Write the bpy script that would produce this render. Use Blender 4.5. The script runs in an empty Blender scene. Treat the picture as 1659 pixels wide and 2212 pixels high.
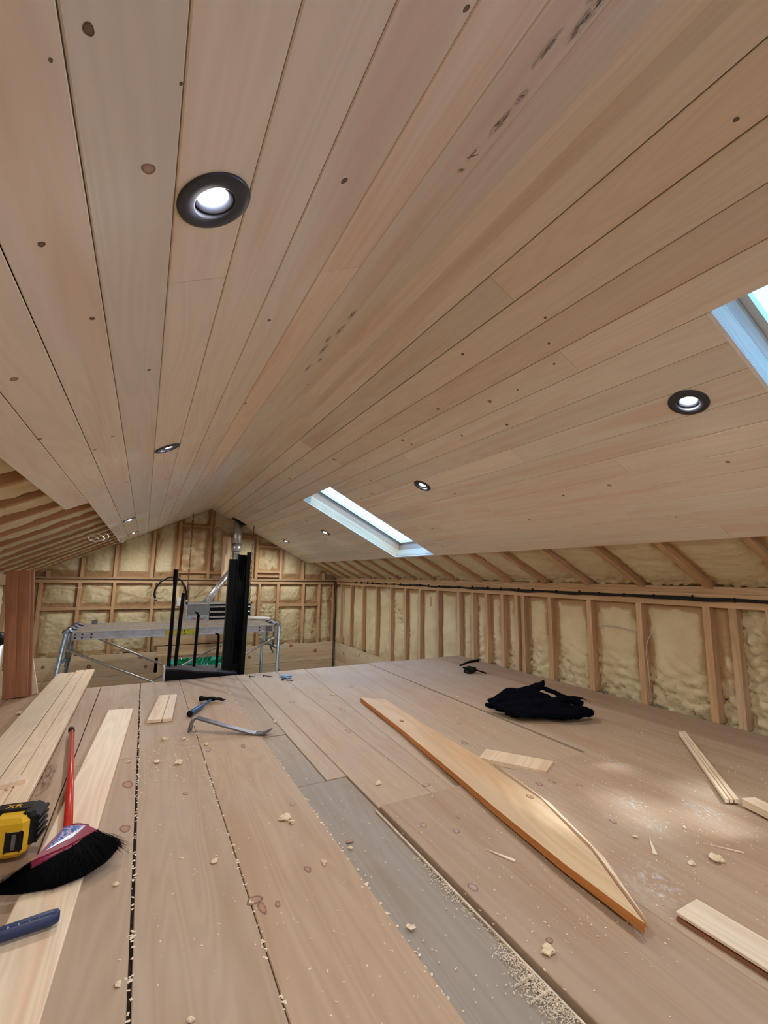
import bpy, math, random
from mathutils import Vector, Matrix, noise, Quaternion
random.seed(7)
V = Vector
scene = bpy.context.scene
COL = scene.collection

# ------------------------------------------------------------------ camera
CAM_H = 0.8048
cam_d = bpy.data.cameras.new('camera')
cam = bpy.data.objects.new('camera', cam_d); COL.objects.link(cam)
cam_d.sensor_fit = 'HORIZONTAL'; cam_d.sensor_width = 36.0
cam_d.lens = 36.0 * 957.03 / 1659.0
cam_d.clip_start = 0.02; cam_d.clip_end = 200
_F = V((0.46545908, 0.87327681, 0.14399809)); _R = V((0.88129907, -0.47230236, 0.01556998)); _U = V((-0.08160754, -0.1196582, 0.98945547))
M = Matrix.Identity(4)
for i in range(3):
    M[i][0] = _R[i]; M[i][1] = _U[i]; M[i][2] = -_F[i]
M[0][3], M[1][3], M[2][3] = 0, 0, CAM_H
cam.matrix_world = M
scene.camera = cam

# ------------------------------------------------------------------ world, sun, exposure
w = bpy.data.worlds.new('sky'); scene.world = w; w.use_nodes = True
nt = w.node_tree; nt.nodes.clear()
wo = nt.nodes.new('ShaderNodeOutputWorld'); bg = nt.nodes.new('ShaderNodeBackground')
tc = nt.nodes.new('ShaderNodeTexCoord'); nz = nt.nodes.new('ShaderNodeTexNoise'); rp = nt.nodes.new('ShaderNodeValToRGB')
nz.inputs['Scale'].default_value = 1.6; nz.inputs['Detail'].default_value = 4
rp.color_ramp.elements[0].position = .35; rp.color_ramp.elements[0].color = (.11, .31, .70, 1)
rp.color_ramp.elements[1].position = .65; rp.color_ramp.elements[1].color = (.14, .35, .72, 1)
nt.links.new(tc.outputs['Generated'], nz.inputs['Vector']); nt.links.new(nz.outputs['Fac'], rp.inputs['Fac'])
nt.links.new(rp.outputs['Color'], bg.inputs['Color']); nt.links.new(bg.outputs[0], wo.inputs[0])
bg.inputs['Strength'].default_value = 5.0
sd = bpy.data.lights.new('sun', 'SUN'); sd.energy = 1.8; sd.angle = 0.03; sd.color = (.78, .91, 1)
so = bpy.data.objects.new('sun', sd); COL.objects.link(so)
SUN_DIR = V((0.154, -0.654, 1.0)).normalized()
so.rotation_euler = (SUN_DIR).to_track_quat('Z', 'Y').to_euler(); so.location = (3, -4, 8)
LAMP_W = 11.8
scene.view_settings.view_transform = 'Standard'; scene.view_settings.look = 'None'
scene.view_settings.gamma = 1; scene.view_settings.use_curve_mapping = False
scene.view_settings.exposure = 0.86
try:
    cy = scene.cycles
    cy.use_denoising = True; cy.use_adaptive_sampling = True; cy.adaptive_threshold = .035; cy.max_bounces = 7; cy.diffuse_bounces = 5; cy.glossy_bounces = 3
    cy.transmission_bounces = 4; cy.transparent_max_bounces = 12; cy.sample_clamp_indirect = 6
    cy.caustics_reflective = False; cy.caustics_refractive = False
except Exception: pass

# ------------------------------------------------------------------ room numbers (metres)
XA, ZA = 0.8405, 1.8046          # ridge
SL = math.radians(26.57); CS, SN = math.cos(SL), math.sin(SL)
XR, XL = 2.968, -1.287           # side wall faces
YG, YF = 7.29, -3.2              # far gable, wall behind the camera
YE = 3.84                        # loft floor edge
ZP = 0.703                       # cable height on the plates
PW = 0.122                       # plank width
S0L, S0R = 0.0918, 0.0726

# ------------------------------------------------------------------ node helpers
def NT(name):
    m = bpy.data.materials.new(name); m.use_nodes = True
    t = m.node_tree; b = t.nodes['Principled BSDF']
    return m, t, b
def nd(t, typ, **kw):
    n = t.nodes.new(typ)
    for k, v in kw.items(): setattr(n, k, v)
    return n
def mixc(t, fac, a, b, mode='MIX'):
    n = nd(t, 'ShaderNodeMix', data_type='RGBA', blend_type=mode)
    for s, v in ((n.inputs[0], fac), (n.inputs[6], a), (n.inputs[7], b)):
        if hasattr(v, 'is_linked'): t.links.new(v, s)
        elif isinstance(v, (tuple, list)): s.default_value = (*v[:3], 1)
        else: s.default_value = v
    return n.outputs[2]
def mth(t, op, a, b=0.0, c=None):
    n = nd(t, 'ShaderNodeMath', operation=op)
    for i, v in enumerate((a, b) if c is None else (a, b, c)):
        if hasattr(v, 'is_linked'): t.links.new(v, n.inputs[i])
        else: n.inputs[i].default_value = v
    return n.outputs[0]
def ramp(t, fac, stops, interp='LINEAR'):
    n = nd(t, 'ShaderNodeValToRGB'); e = n.color_ramp.elements; n.color_ramp.interpolation = interp
    e[0].position, e[0].color = stops[0][0], (*([stops[0][1]]*3 if isinstance(stops[0][1], (int, float)) else stops[0][1]), 1)
    e[1].position, e[1].color = stops[1][0], (*([stops[1][1]]*3 if isinstance(stops[1][1], (int, float)) else stops[1][1]), 1)
    for p, c in stops[2:]:
        k = e.new(p); k.color = (*([c]*3 if isinstance(c, (int, float)) else c), 1)
    t.links.new(fac, n.inputs[0]); return n.outputs[0]
def noi(t, vec, scale=1, detail=3, rough=.5, dist=0.0):
    n = nd(t, 'ShaderNodeTexNoise')
    t.links.new(vec, n.inputs['Vector']); n.inputs['Scale'].default_value = scale
    n.inputs['Detail'].default_value = detail; n.inputs['Roughness'].default_value = rough; n.inputs['Distortion'].default_value = dist
    return n.outputs['Fac']
def scaled(t, vec, s):
    n = nd(t, 'ShaderNodeVectorMath', operation='MULTIPLY'); t.links.new(vec, n.inputs[0]); n.inputs[1].default_value = s
    return n.outputs[0]
def uvpid(t):
    uv = nd(t, 'ShaderNodeUVMap'); uv.uv_map = 'UVMap'
    at = nd(t, 'ShaderNodeAttribute', attribute_name='pid')
    sp = nd(t, 'ShaderNodeSeparateXYZ'); t.links.new(uv.outputs[0], sp.inputs[0])
    cb = nd(t, 'ShaderNodeCombineXYZ')
    t.links.new(sp.outputs[0], cb.inputs[0]); t.links.new(sp.outputs[1], cb.inputs[1])
    t.links.new(mth(t, 'MULTIPLY', at.outputs['Fac'], 17.3), cb.inputs[2])
    return cb.outputs[0], at.outputs['Fac']
def bump(t, b, h, strength=.3, dist=.002):
    n = nd(t, 'ShaderNodeBump'); n.inputs['Strength'].default_value = strength; n.inputs['Distance'].default_value = dist
    t.links.new(h, n.inputs['Height']); t.links.new(n.outputs[0], b.inputs['Normal'])

def wood(name, light, warm, rough=.55, grain=.12, streak=(.50, .66), dirt=None, usetint=True, vary=.10):
    m, t, b = NT(name)
    vec, pid = uvpid(t)
    st = noi(t, scaled(t, vec, (.9, 11, 1)), 1, 3, .5, .5)
    col = mixc(t, ramp(t, st, [(streak[0], 0.0), (streak[1], 1.0)]), light, warm)
    # cathedral rings
    rg = noi(t, scaled(t, vec, (.55, 7, 1)), 1, 2, .5, .3)
    rings = mth(t, 'SINE', mth(t, 'MULTIPLY', rg, 95.0))
    rings = mth(t, 'MULTIPLY_ADD', rings, .5, .5)
    fine = noi(t, scaled(t, vec, (5, 260, 1)), 1, 3, .6)
    g = mth(t, 'ADD', mth(t, 'MULTIPLY', rings, .55), mth(t, 'MULTIPLY', fine, .45))
    gr = ramp(t, g, [(.2, 1 - grain), (.8, 1 + 0.0)])
    col = mixc(t, 1.0, col, gr, 'MULTIPLY')
    hv = mth(t, 'FRACT', mth(t, 'MULTIPLY', pid, 7.13))
    pv = ramp(t, hv, [(0, (1 - vary, 1 - vary, 1 - vary)), (1, (1, 1, 1)), (.5, (1, 1 - vary*.45, 1 - vary))])
    col = mixc(t, 1.0, col, pv, 'MULTIPLY')
    if usetint:
        ta = nd(t, 'ShaderNodeAttribute', attribute_name='tint')
        col = mixc(t, 1.0, col, ta.outputs['Color'], 'MULTIPLY')
    if dirt:
        dn = noi(t, vec, 2.2, 4, .6); dn2 = noi(t, vec, 90, 4, .7)
        f = mth(t, 'MULTIPLY', ramp(t, dn, [(.42, 0.0), (.7, 1.0)]), dirt[3])
        col = mixc(t, f, col, dirt[:3])
        col = mixc(t, ramp(t, dn2, [(.62, 0.0), (.78, .35)]), col, (.30, .24, .19))
    t.links.new(col, b.inputs['Base Color']); b.inputs['Roughness'].default_value = rough
    b.inputs['Specular IOR Level'].default_value = .35
    bump(t, b, g, .12, .0008)
    return m
def simple(name, col, rough=.5, metal=0.0, nscale=0, namt=.2, bumpd=0, emis=0):
    m, t, b = NT(name)
    b.inputs['Roughness'].default_value = rough; b.inputs['Metallic'].default_value = metal
    tcn = nd(t, 'ShaderNodeTexCoord')
    if nscale:
        n = noi(t, tcn.outputs['Object'], nscale, 4, .6)
        c = mixc(t, ramp(t, n, [(.3, 0.0), (.7, 1.0)]), tuple(max(0, x*(1-namt)) for x in col), tuple(min(1, x*(1+namt)) for x in col))
        t.links.new(c, b.inputs['Base Color'])
        if bumpd: bump(t, b, n, .5, bumpd)
    else: b.inputs['Base Color'].default_value = (*col, 1)
    if emis:
        b.inputs['Emission Color'].default_value = (*col, 1); b.inputs['Emission Strength'].default_value = emis
    return m

M_CEIL = wood('pine_ceiling_wood', (.87, .80, .68), (.83, .67, .53), .5, .06, (.50, .68), vary=.10)
M_FLOOR = wood('pine_floor_wood', (.52, .405, .305), (.48, .345, .24), .62, .09, (.42, .66), dirt=(.50, .42, .35, .25), vary=.12)
M_STUD = wood('framing_lumber', (.66, .47, .30), (.58, .38, .21), .7, .16, (.42, .6), vary=.2)
M_PINE = wood('fresh_pine_board', (.88, .72, .53), (.82, .58, .40), .5, .12, (.52, .7), vary=.08)
M_CLAD = wood('wall_pine_board', (.78, .65, .47), (.70, .54, .37), .55, .12, (.46, .64), vary=.14)
M_CEDAR = wood('red_cedar', (.42, .20, .115), (.33, .145, .075), .5, .16, (.4, .6), vary=.1)
M_ORANGE = wood('amber_board', (.72, .53, .34), (.70, .46, .26), .5, .12, (.45, .65), vary=.04)
M_EDGE = wood('heartwood_edge', (.62, .25, .07), (.52, .19, .05), .55, .15, (.45, .65), vary=.04)
M_DARK = simple('dark_gap', (.035, .022, .014), .9)
M_BLACK = simple('black_steel', (.0035, .0035, .004), .42, .0, 30, .3)
M_BLACKP = simple('black_plastic', (.008, .008, .009), .42)
M_TRIM = simple('black_lamp_trim', (.03, .032, .045), .35)
M_GALV = simple('galvanised_metal', (.52, .53, .54), .38, .85, 40, .25, .0005)
M_GALVB = simple('blue_grey_galvanised_tube', (.30, .38, .46), .42, .7, 40, .35, .0005)
M_ALU = simple('aluminium', (.62, .64, .67), .36, .8, 18, .18, .0004)
M_PLY = simple('dirty_plywood_deck', (.22, .18, .14), .8, 0, 25, .4)
M_YEL = simple('yellow_marking', (.42, .36, .03), .6, 0, 30, .3)
M_WHITE = simple('white_plastic', (.8, .8, .78), .5)
M_RED = simple('red_painted_steel', (.55, .035, .022), .3, 0, 14, .15)
M_MAG = simple('dark_red_plastic', (.25, .02, .055), .35)
M_BRIS = simple('black_bristle', (.003, .003, .0035), .7)
M_YP = simple('yellow_tool_plastic', (.80, .47, .02), .4, 0, 20, .08)
M_NAVY = simple('navy_rubber', (.012, .028, .10), .42, 0, 60, .15)
M_BLUEG = simple('blue_steel_handle', (.05, .11, .20), .4, .2, 50, .3)
M_STEEL = simple('worn_steel', (.22, .22, .25), .38, .8, 60, .35, .0004)
M_WIRE = simple('grey_cable_jacket', (.45, .42, .38), .6)
M_WIREW = simple('white_cable_jacket', (.75, .72, .62), .6)
M_CLOTH = simple('black_knit_cloth', (.0032, .0038, .0072), .95, 0, 260, .5, .0015)
M_CHIP = simple('dried_foam_crumb', (.80, .66, .46), .9, 0, 60, .2, .002)
M_SAW = simple('pale_wood_shaving', (.86, .74, .58), .85, 0, 40, .1)
M_BLUEP = simple('blue_paper', (.30, .50, .72), .7)
M_GREYP = simple('grey_painted_metal', (.20, .22, .22), .45, .3, 12, .15)
M_GREYL = simple('light_grey_sticker', (.36, .42, .45), .5)
M_BLUEI = simple('blue_ink', (.03, .07, .40), .5)
M_REDI = simple('red_ink', (.6, .05, .06), .5)
M_GYP = simple('white_gypsum_edge', (.82, .84, .86), .8, 0, 30, .06)

def knot_mat():
    m, t, b = NT('wood_knot')
    uv = nd(t, 'ShaderNodeUVMap'); uv.uv_map = 'UVMap'
    ln = nd(t, 'ShaderNodeVectorMath', operation='LENGTH'); t.links.new(uv.outputs[0], ln.inputs[0])
    r = mth(t, 'ADD', ln.outputs['Value'], mth(t, 'MULTIPLY', noi(t, uv.outputs[0], 2.5, 3), .25))
    c = ramp(t, r, [(.25, (.44, .30, .20)), (.82, (.38, .25, .17)), (.93, (.15, .09, .055)), (1.05, (.24, .155, .10))])
    ta = nd(t, 'ShaderNodeAttribute', attribute_name='tint')
    c = mixc(t, 1.0, c, ta.outputs['Color'], 'MULTIPLY')
    t.links.new(c, b.inputs['Base Color']); b.inputs['Roughness'].default_value = .6
    return m
M_KNOT = knot_mat()
def stain_mat(name, col, lo, hi, scale=6, edge=.35):
    m, t, b = NT(name)
    uv = nd(t, 'ShaderNodeUVMap'); uv.uv_map = 'UVMap'
    ln = nd(t, 'ShaderNodeVectorMath', operation='LENGTH'); t.links.new(uv.outputs[0], ln.inputs[0])
    at = nd(t, 'ShaderNodeAttribute', attribute_name='pid')
    cb = nd(t, 'ShaderNodeVectorMath', operation='ADD'); t.links.new(uv.outputs[0], cb.inputs[0])
    cc = nd(t, 'ShaderNodeCombineXYZ'); t.links.new(mth(t, 'MULTIPLY', at.outputs['Fac'], 23.0), cc.inputs[2]); t.links.new(cc.outputs[0], cb.inputs[1])
    n = noi(t, cb.outputs[0], scale, 5, .7)
    f = mth(t, 'MULTIPLY', ramp(t, ln.outputs['Value'], [(edge, 1.0), (1.0, 0.0)]), ramp(t, n, [(lo, 0.0), (hi, 1.0)]))
    b.inputs['Base Color'].default_value = (*col, 1); b.inputs['Roughness'].default_value = .9
    t.links.new(f, b.inputs['Alpha'])
    return m
M_STAIN = stain_mat('mould_stain', (.16, .12, .09), .42, .62, 3.5)
M_DUST_FLECKS = stain_mat('white_dust_and_sun_flecks', (.88, .90, .92), .48, .75, 5, .1)  # soft white decals: dust, and sun flecks painted onto the floor

def foam_mat():
    m, t, b = NT('sprayed_foam')
    tcn = nd(t, 'ShaderNodeTexCoord'); o = tcn.outputs['Object']
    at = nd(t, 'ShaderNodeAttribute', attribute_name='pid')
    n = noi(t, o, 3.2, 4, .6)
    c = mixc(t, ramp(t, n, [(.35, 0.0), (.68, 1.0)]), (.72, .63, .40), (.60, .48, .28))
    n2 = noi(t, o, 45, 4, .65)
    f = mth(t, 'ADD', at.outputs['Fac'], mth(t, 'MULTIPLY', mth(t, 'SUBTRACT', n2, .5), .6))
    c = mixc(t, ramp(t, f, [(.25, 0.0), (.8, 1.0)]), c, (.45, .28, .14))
    t.links.new(c, b.inputs['Base Color']); b.inputs['Roughness'].default_value = .75
    n3 = noi(t, o, 60, 5, .7)
    bump(t, b, n3, .7, .006)
    return m
M_FOAM = foam_mat()
def pane_mat():
    m = bpy.data.materials.new('clear_glass'); m.use_nodes = True; t = m.node_tree; t.nodes.clear()
    o = nd(t, 'ShaderNodeOutputMaterial'); tr = nd(t, 'ShaderNodeBsdfTransparent'); gl = nd(t, 'ShaderNodeBsdfGlossy'); di = nd(t, 'ShaderNodeBsdfDiffuse')
    gl.inputs['Roughness'].default_value = .02; di.inputs['Color'].default_value = (.25, .2, .15, 1)
    mx = nd(t, 'ShaderNodeMixShader'); mx.inputs[0].default_value = .05
    t.links.new(tr.outputs[0], mx.inputs[1]); t.links.new(gl.outputs[0], mx.inputs[2])
    tcn = nd(t, 'ShaderNodeTexCoord'); n = noi(t, tcn.outputs['Object'], 38, 2, .5)
    f = ramp(t, n, [(.76, 0.0), (.79, .8)])
    m2 = nd(t, 'ShaderNodeMixShader'); t.links.new(f, m2.inputs[0]); t.links.new(mx.outputs[0], m2.inputs[1]); t.links.new(di.outputs[0], m2.inputs[2])
    t.links.new(m2.outputs[0], o.inputs[0]); return m
M_GLASS = pane_mat()
def leaf_mat():
    m, t, b = NT('green_leaves')
    at = nd(t, 'ShaderNodeAttribute', attribute_name='pid')
    c = ramp(t, at.outputs['Fac'], [(0, (.10, .45, .15)), (1, (.30, .85, .35))])
    t.links.new(c, b.inputs['Base Color']); b.inputs['Roughness'].default_value = .5
    return m
M_LEAF = leaf_mat()
def label_mat():
    m, t, b = NT('broom_label_print')
    uv = nd(t, 'ShaderNodeUVMap'); uv.uv_map = 'UVMap'
    n = noi(t, uv.outputs[0], 2.6, 3, .6, 2.5)
    c = ramp(t, n, [(.36, (.03, .08, .34)), (.5, (.12, .22, .52)), (.56, (.62, .55, .68)), (.64, (.55, .10, .22))])
    t.links.new(c, b.inputs['Base Color']); b.inputs['Roughness'].default_value = .25
    return m
M_LABEL = label_mat()

for _m, _s in ((M_CLOTH, .02), (M_BLACK, .12), (M_BLACKP, .25), (M_BRIS, .05)):
    _m.node_tree.nodes['Principled BSDF'].inputs['Specular IOR Level'].default_value = _s

# ------------------------------------------------------------------ mesh builder
class MB:
    def __init__(s): s.v = []; s.f = []; s.uv = []; s.p = []; s.t = []; s.m = []; s.sm = []
    def face(s, idx, uvs=None, mat=0, smooth=False):
        s.f.append(idx); s.uv.append(uvs or [(0, 0)]*len(idx)); s.m.append(mat); s.sm.append(smooth)
    def vert(s, co, pid=0.0, tint=(1, 1, 1)):
        s.v.append(tuple(co)); s.p.append(pid); s.t.append(tint); return len(s.v)-1
    def frame_box(s, O, A, B, C, la, lb, lc, mat=0, pid=None, tint=(1, 1, 1), ch=0.0, tints=None, uoff=0.0, caps=True):
        """box with corner O, axes A(long) B(width) C(thick) ; chamfer on the two B edges of the C=0 side"""
        pid = random.random() if pid is None else pid
        O, A, B, C = V(O), V(A), V(B), V(C)
        if ch: sec = [(ch, 0), (lb-ch, 0), (lb, ch), (lb, lc), (0, lc), (0, ch)]
        else: sec = [(0, 0), (lb, 0), (lb, lc), (0, lc)]
        n = len(sec); u0 = pid*11+uoff
        per = [0]
        for i in range(n):
            a, b_ = sec[i], sec[(i+1) % n]; per.append(per[-1]+math.hypot(a[0]-b_[0], a[1]-b_[1]))
        i0 = [s.vert(O+B*p[0]+C*p[1], pid, (tints[0] if tints else tint)) for p in sec]
        i1 = [s.vert(O+A*la+B*p[0]+C*p[1], pid, (tints[1] if tints else tint)) for p in sec]
        flip = A.cross(B).dot(C) > 0
        for i in range(n):
            j = (i+1) % n
            q = [i0[i], i0[j], i1[j], i1[i]]; uu = [(u0, per[i]), (u0, per[i+1]), (u0+la, per[i+1]), (u0+la, per[i])]
            if flip: q = q[::-1]; uu = uu[::-1]
            s.face(q, uu, mat)
        if not caps: return
        c0 = [(u0+p[0]*.1, p[1]) for p in sec]
        s.face(i0[::-1] if not flip else i0, c0, mat); s.face(i1 if not flip else i1[::-1], c0, mat)
    def box(s, x0, x1, y0, y1, z0, z1, mat=0, pid=None, tint=(1, 1, 1), axis=None):
        d = (abs(x1-x0), abs(y1-y0), abs(z1-z0)); ax = d.index(max(d)) if axis is None else axis
        o = V((min(x0, x1), min(y0, y1), min(z0, z1)))
        e = [V((1, 0, 0)), V((0, 1, 0)), V((0, 0, 1))]
        b_, c_ = [(1, 2), (0, 2), (0, 1)][ax]
        s.frame_box(o, e[ax], e[b_], e[c_], d[ax], d[b_], d[c_], mat, pid, tint)
    def prism(s, poly, axis_o, A, B, C, h, mat=0, pid=None, matside=None, tint=(1, 1, 1)):
        """polygon (a,b) in plane A,B at O, extruded h along C"""
        pid = random.random() if pid is None else pid
        O, A, B, C = V(axis_o), V(A), V(B), V(C)
        if A.cross(B).dot(C) < 0: poly = poly[::-1]
        i0 = [s.vert(O+A*a+B*b_, pid, tint) for a, b_ in poly]; i1 = [s.vert(O+A*a+B*b_+C*h, pid, tint) for a, b_ in poly]
        s.face(i0[::-1], [(a, b_) for a, b_ in poly][::-1], mat); s.face(i1, [(a, b_) for a, b_ in poly], mat)
        n = len(poly); ms = mat if matside is None else matside
        for i in range(n):
            j = (i+1) % n
            s.face([i0[i], i0[j], i1[j], i1[i]], [(poly[i][0], poly[i][1]), (poly[j][0], poly[j][1]), (poly[j][0], poly[j][1]+h), (poly[i][0], poly[i][1]+h)], ms)
    def tube(s, pts, r, seg=10, mat=0, cap=True, flat=1.0, smooth=True):
        pts = [V(p) for p in pts]; n = len(pts); rr = r if isinstance(r, (list, tuple)) else [r]*n
        up = V((0, 0, 1)); rings = []
        prev = None
        for i, p in enumerate(pts):
            d = (pts[min(i+1, n-1)]-pts[max(i-1, 0)]).normalized()
            if prev is None:
                a = d.cross(up);  a = a.normalized() if a.length > .05 else d.cross(V((1, 0, 0))).normalized()
            else: a = (prev - d*prev.dot(d)).normalized()
            prev = a; b_ = d.cross(a).normalized()
            rings.append([s.vert(p+a*math.cos(2*math.pi*k/seg)*rr[i]+b_*math.sin(2*math.pi*k/seg)*rr[i]*flat, .5) for k in range(seg)])
        for i in range(n-1):
            for k in range(seg):
                j = (k+1) % seg
                s.face([rings[i][k], rings[i][j], rings[i+1][j], rings[i+1][k]], [(i*.1, k/seg), (i*.1, j/seg), (i*.1+.1, j/seg), (i*.1+.1, k/seg)], mat, smooth)
        if cap: s.face(rings[0][::-1], None, mat); s.face(rings[-1], None, mat)
    def lathe(s, prof, O, A, B, N, seg=32, mat=0, mats=None):
        """profile (r,h) rotated about N at O"""
        O, A, B, N = V(O), V(A), V(B), V(N); rings = []
        for r, h in prof:
            rings.append([s.vert(O+(A*math.cos(2*math.pi*k/seg)+B*math.sin(2*math.pi*k/seg))*r+N*h, .5) for k in range(seg)])
        for i in range(len(prof)-1):
            for k in range(seg):
                j = (k+1) % seg
                s.face([rings[i][k], rings[i][j], rings[i+1][j], rings[i+1][k]], None, mats[i] if mats else mat, True)
        return rings
    def disc(s, O, A, B, ra, rb, mat=0, seg=18, tint=(1, 1, 1), pid=0.0, wob=0.0, nrings=1):
        O, A, B = V(O), V(A), V(B)
        ph = random.random()*6
        c = s.vert(O, pid, tint); ring = []
        for k in range(seg):
            th = 2*math.pi*k/seg; q = 1 + wob*math.sin(2*th+ph)*.6 + wob*math.sin(3*th+ph*2)*.4
            ring.append(s.vert(O+A*ra*q*math.cos(th)+B*rb*q*math.sin(th), pid, tint))
        for k in range(seg):
            j = (k+1) % seg; a, b_ = 2*math.pi*k/seg, 2*math.pi*(k+1)/seg
            s.face([c, ring[k], ring[j]], [(0, 0), (math.cos(a), math.sin(a)), (math.cos(b_), math.sin(b_))], mat)
    def blob(s, O, r, sc=(1, 1, 1), amp=.3, seg=8, mat=0, seed=0.0, frq=1.6):
        O = V(O); n = max(4, seg); rings = []
        for i in range(1, n):
            ph = math.pi*i/n; ring = []
            for k in range(n*2):
                th = math.pi*k/n
                d = V((math.sin(ph)*math.cos(th), math.sin(ph)*math.sin(th), math.cos(ph)))
                q = 1+amp*noise.noise(d*frq+V((seed*3.1, seed*7.7, seed)))*2
                ring.append(s.vert(O+V((d.x*sc[0], d.y*sc[1], d.z*sc[2]))*r*q, .5))
            rings.append(ring)
        t = s.vert(O+V((0, 0, sc[2]*r)), .5); bt = s.vert(O-V((0, 0, sc[2]*r)), .5)
        L = n*2
        for k in range(L):
            j = (k+1) % L
            s.face([t, rings[0][k], rings[0][j]], None, mat); s.face([bt, rings[-1][j], rings[-1][k]], None, mat)
            for i in range(len(rings)-1): s.face([rings[i][k], rings[i+1][k], rings[i+1][j], rings[i][j]], None, mat)
    def build(s, name, mats, parent=None, smooth=False, **props):
        me = bpy.data.meshes.new(name)
        me.from_pydata(s.v, [], s.f)
        uvl = me.uv_layers.new(name='UVMap'); k = 0
        flat = []
        for u in s.uv:
            for a in u: flat += [a[0], a[1]]
        uvl.data.foreach_set('uv', flat)
        a = me.attributes.new('pid', 'FLOAT', 'POINT'); a.data.foreach_set('value', s.p)
        a = me.attributes.new('tint', 'FLOAT_COLOR', 'POINT'); fl = []
        for c in s.t: fl += [c[0], c[1], c[2], 1.0]
        a.data.foreach_set('color', fl)
        for m in (mats if isinstance(mats, (list, tuple)) else [mats]): me.materials.append(m)
        me.polygons.foreach_set('material_index', s.m)
        me.polygons.foreach_set('use_smooth', [True]*len(s.f) if smooth else s.sm)
        me.update()
        o = bpy.data.objects.new(name, me); COL.objects.link(o)
        if parent is not None: o.parent = parent
        for kk, vv in props.items(): o[kk] = vv
        return o
def thing(name, label, cat, loc=(0, 0, 0), group=None):
    o = bpy.data.objects.new(name, None); COL.objects.link(o); o.location = loc; o.empty_display_size = .05
    o['label'] = label; o['category'] = cat
    if group: o['group'] = group
    return o
def tag(o, label, cat, group=None):
    o['label'] = label; o['category'] = cat
    if group: o['group'] = group
    return o
def recentre(o):
    """put a mesh object's origin at the middle of its footprint"""
    me = o.data; xs = [v.co for v in me.vertices]
    c = V(((min(v.x for v in xs)+max(v.x for v in xs))/2, (min(v.y for v in xs)+max(v.y for v in xs))/2, min(v.z for v in xs)))
    me.transform(Matrix.Translation(-c)); o.location = c; return o
ID = Matrix.Identity(4)
def adopt(children, root):
    """children were modelled in world space: keep them there under a placed root"""
    for c in children:
        c.parent = root; c.matrix_parent_inverse = Matrix.Translation(-V(root.location))
EX, EY, EZ = V((1, 0, 0)), V((0, 1, 0)), V((0, 0, 1))

# ------------------------------------------------------------------ slopes
def rs(s_, y, off=0):  # right slope point, off = into room
    return V((XA + s_*CS - off*SN, y, ZA - s_*SN - off*CS))
def ls(s_, y, off=0):
    return V((XA - s_*CS + off*SN, y, ZA - s_*SN - off*CS))
RD, RN = V((CS, 0, -SN)), V((-SN, 0, -CS))
LD, LN = V((-CS, 0, -SN)), V((SN, 0, -CS))
T = .016
YC = YG+.056
SKY = [(3.50, 4.25), (-.165, .585)]       # skylight openings in y
SKS0, SKS1 = .5606, 1.757
cm = MB()
def tr(k):
    r = random.Random(k*31+5); a = r.uniform(.93, 1.03); b_ = r.uniform(-.03, .03)
    return (a+b_*.4, a-b_*.3, a-b_)
LAMPS = [('L', .051, .705), ('L', .050, 2.354), ('L', -.168, 4.81), ('L', -.168, 6.41), ('R', 1.613, .797), ('R', 1.6135, 2.48), ('R', 1.838, 4.903), ('R', 1.838, 6.547),
         ('L', .05, -.95), ('L', .05, -2.55), ('R', 1.614, -.95), ('R', 1.614, -2.55)]
HR_, HH = .0335, .040
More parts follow.
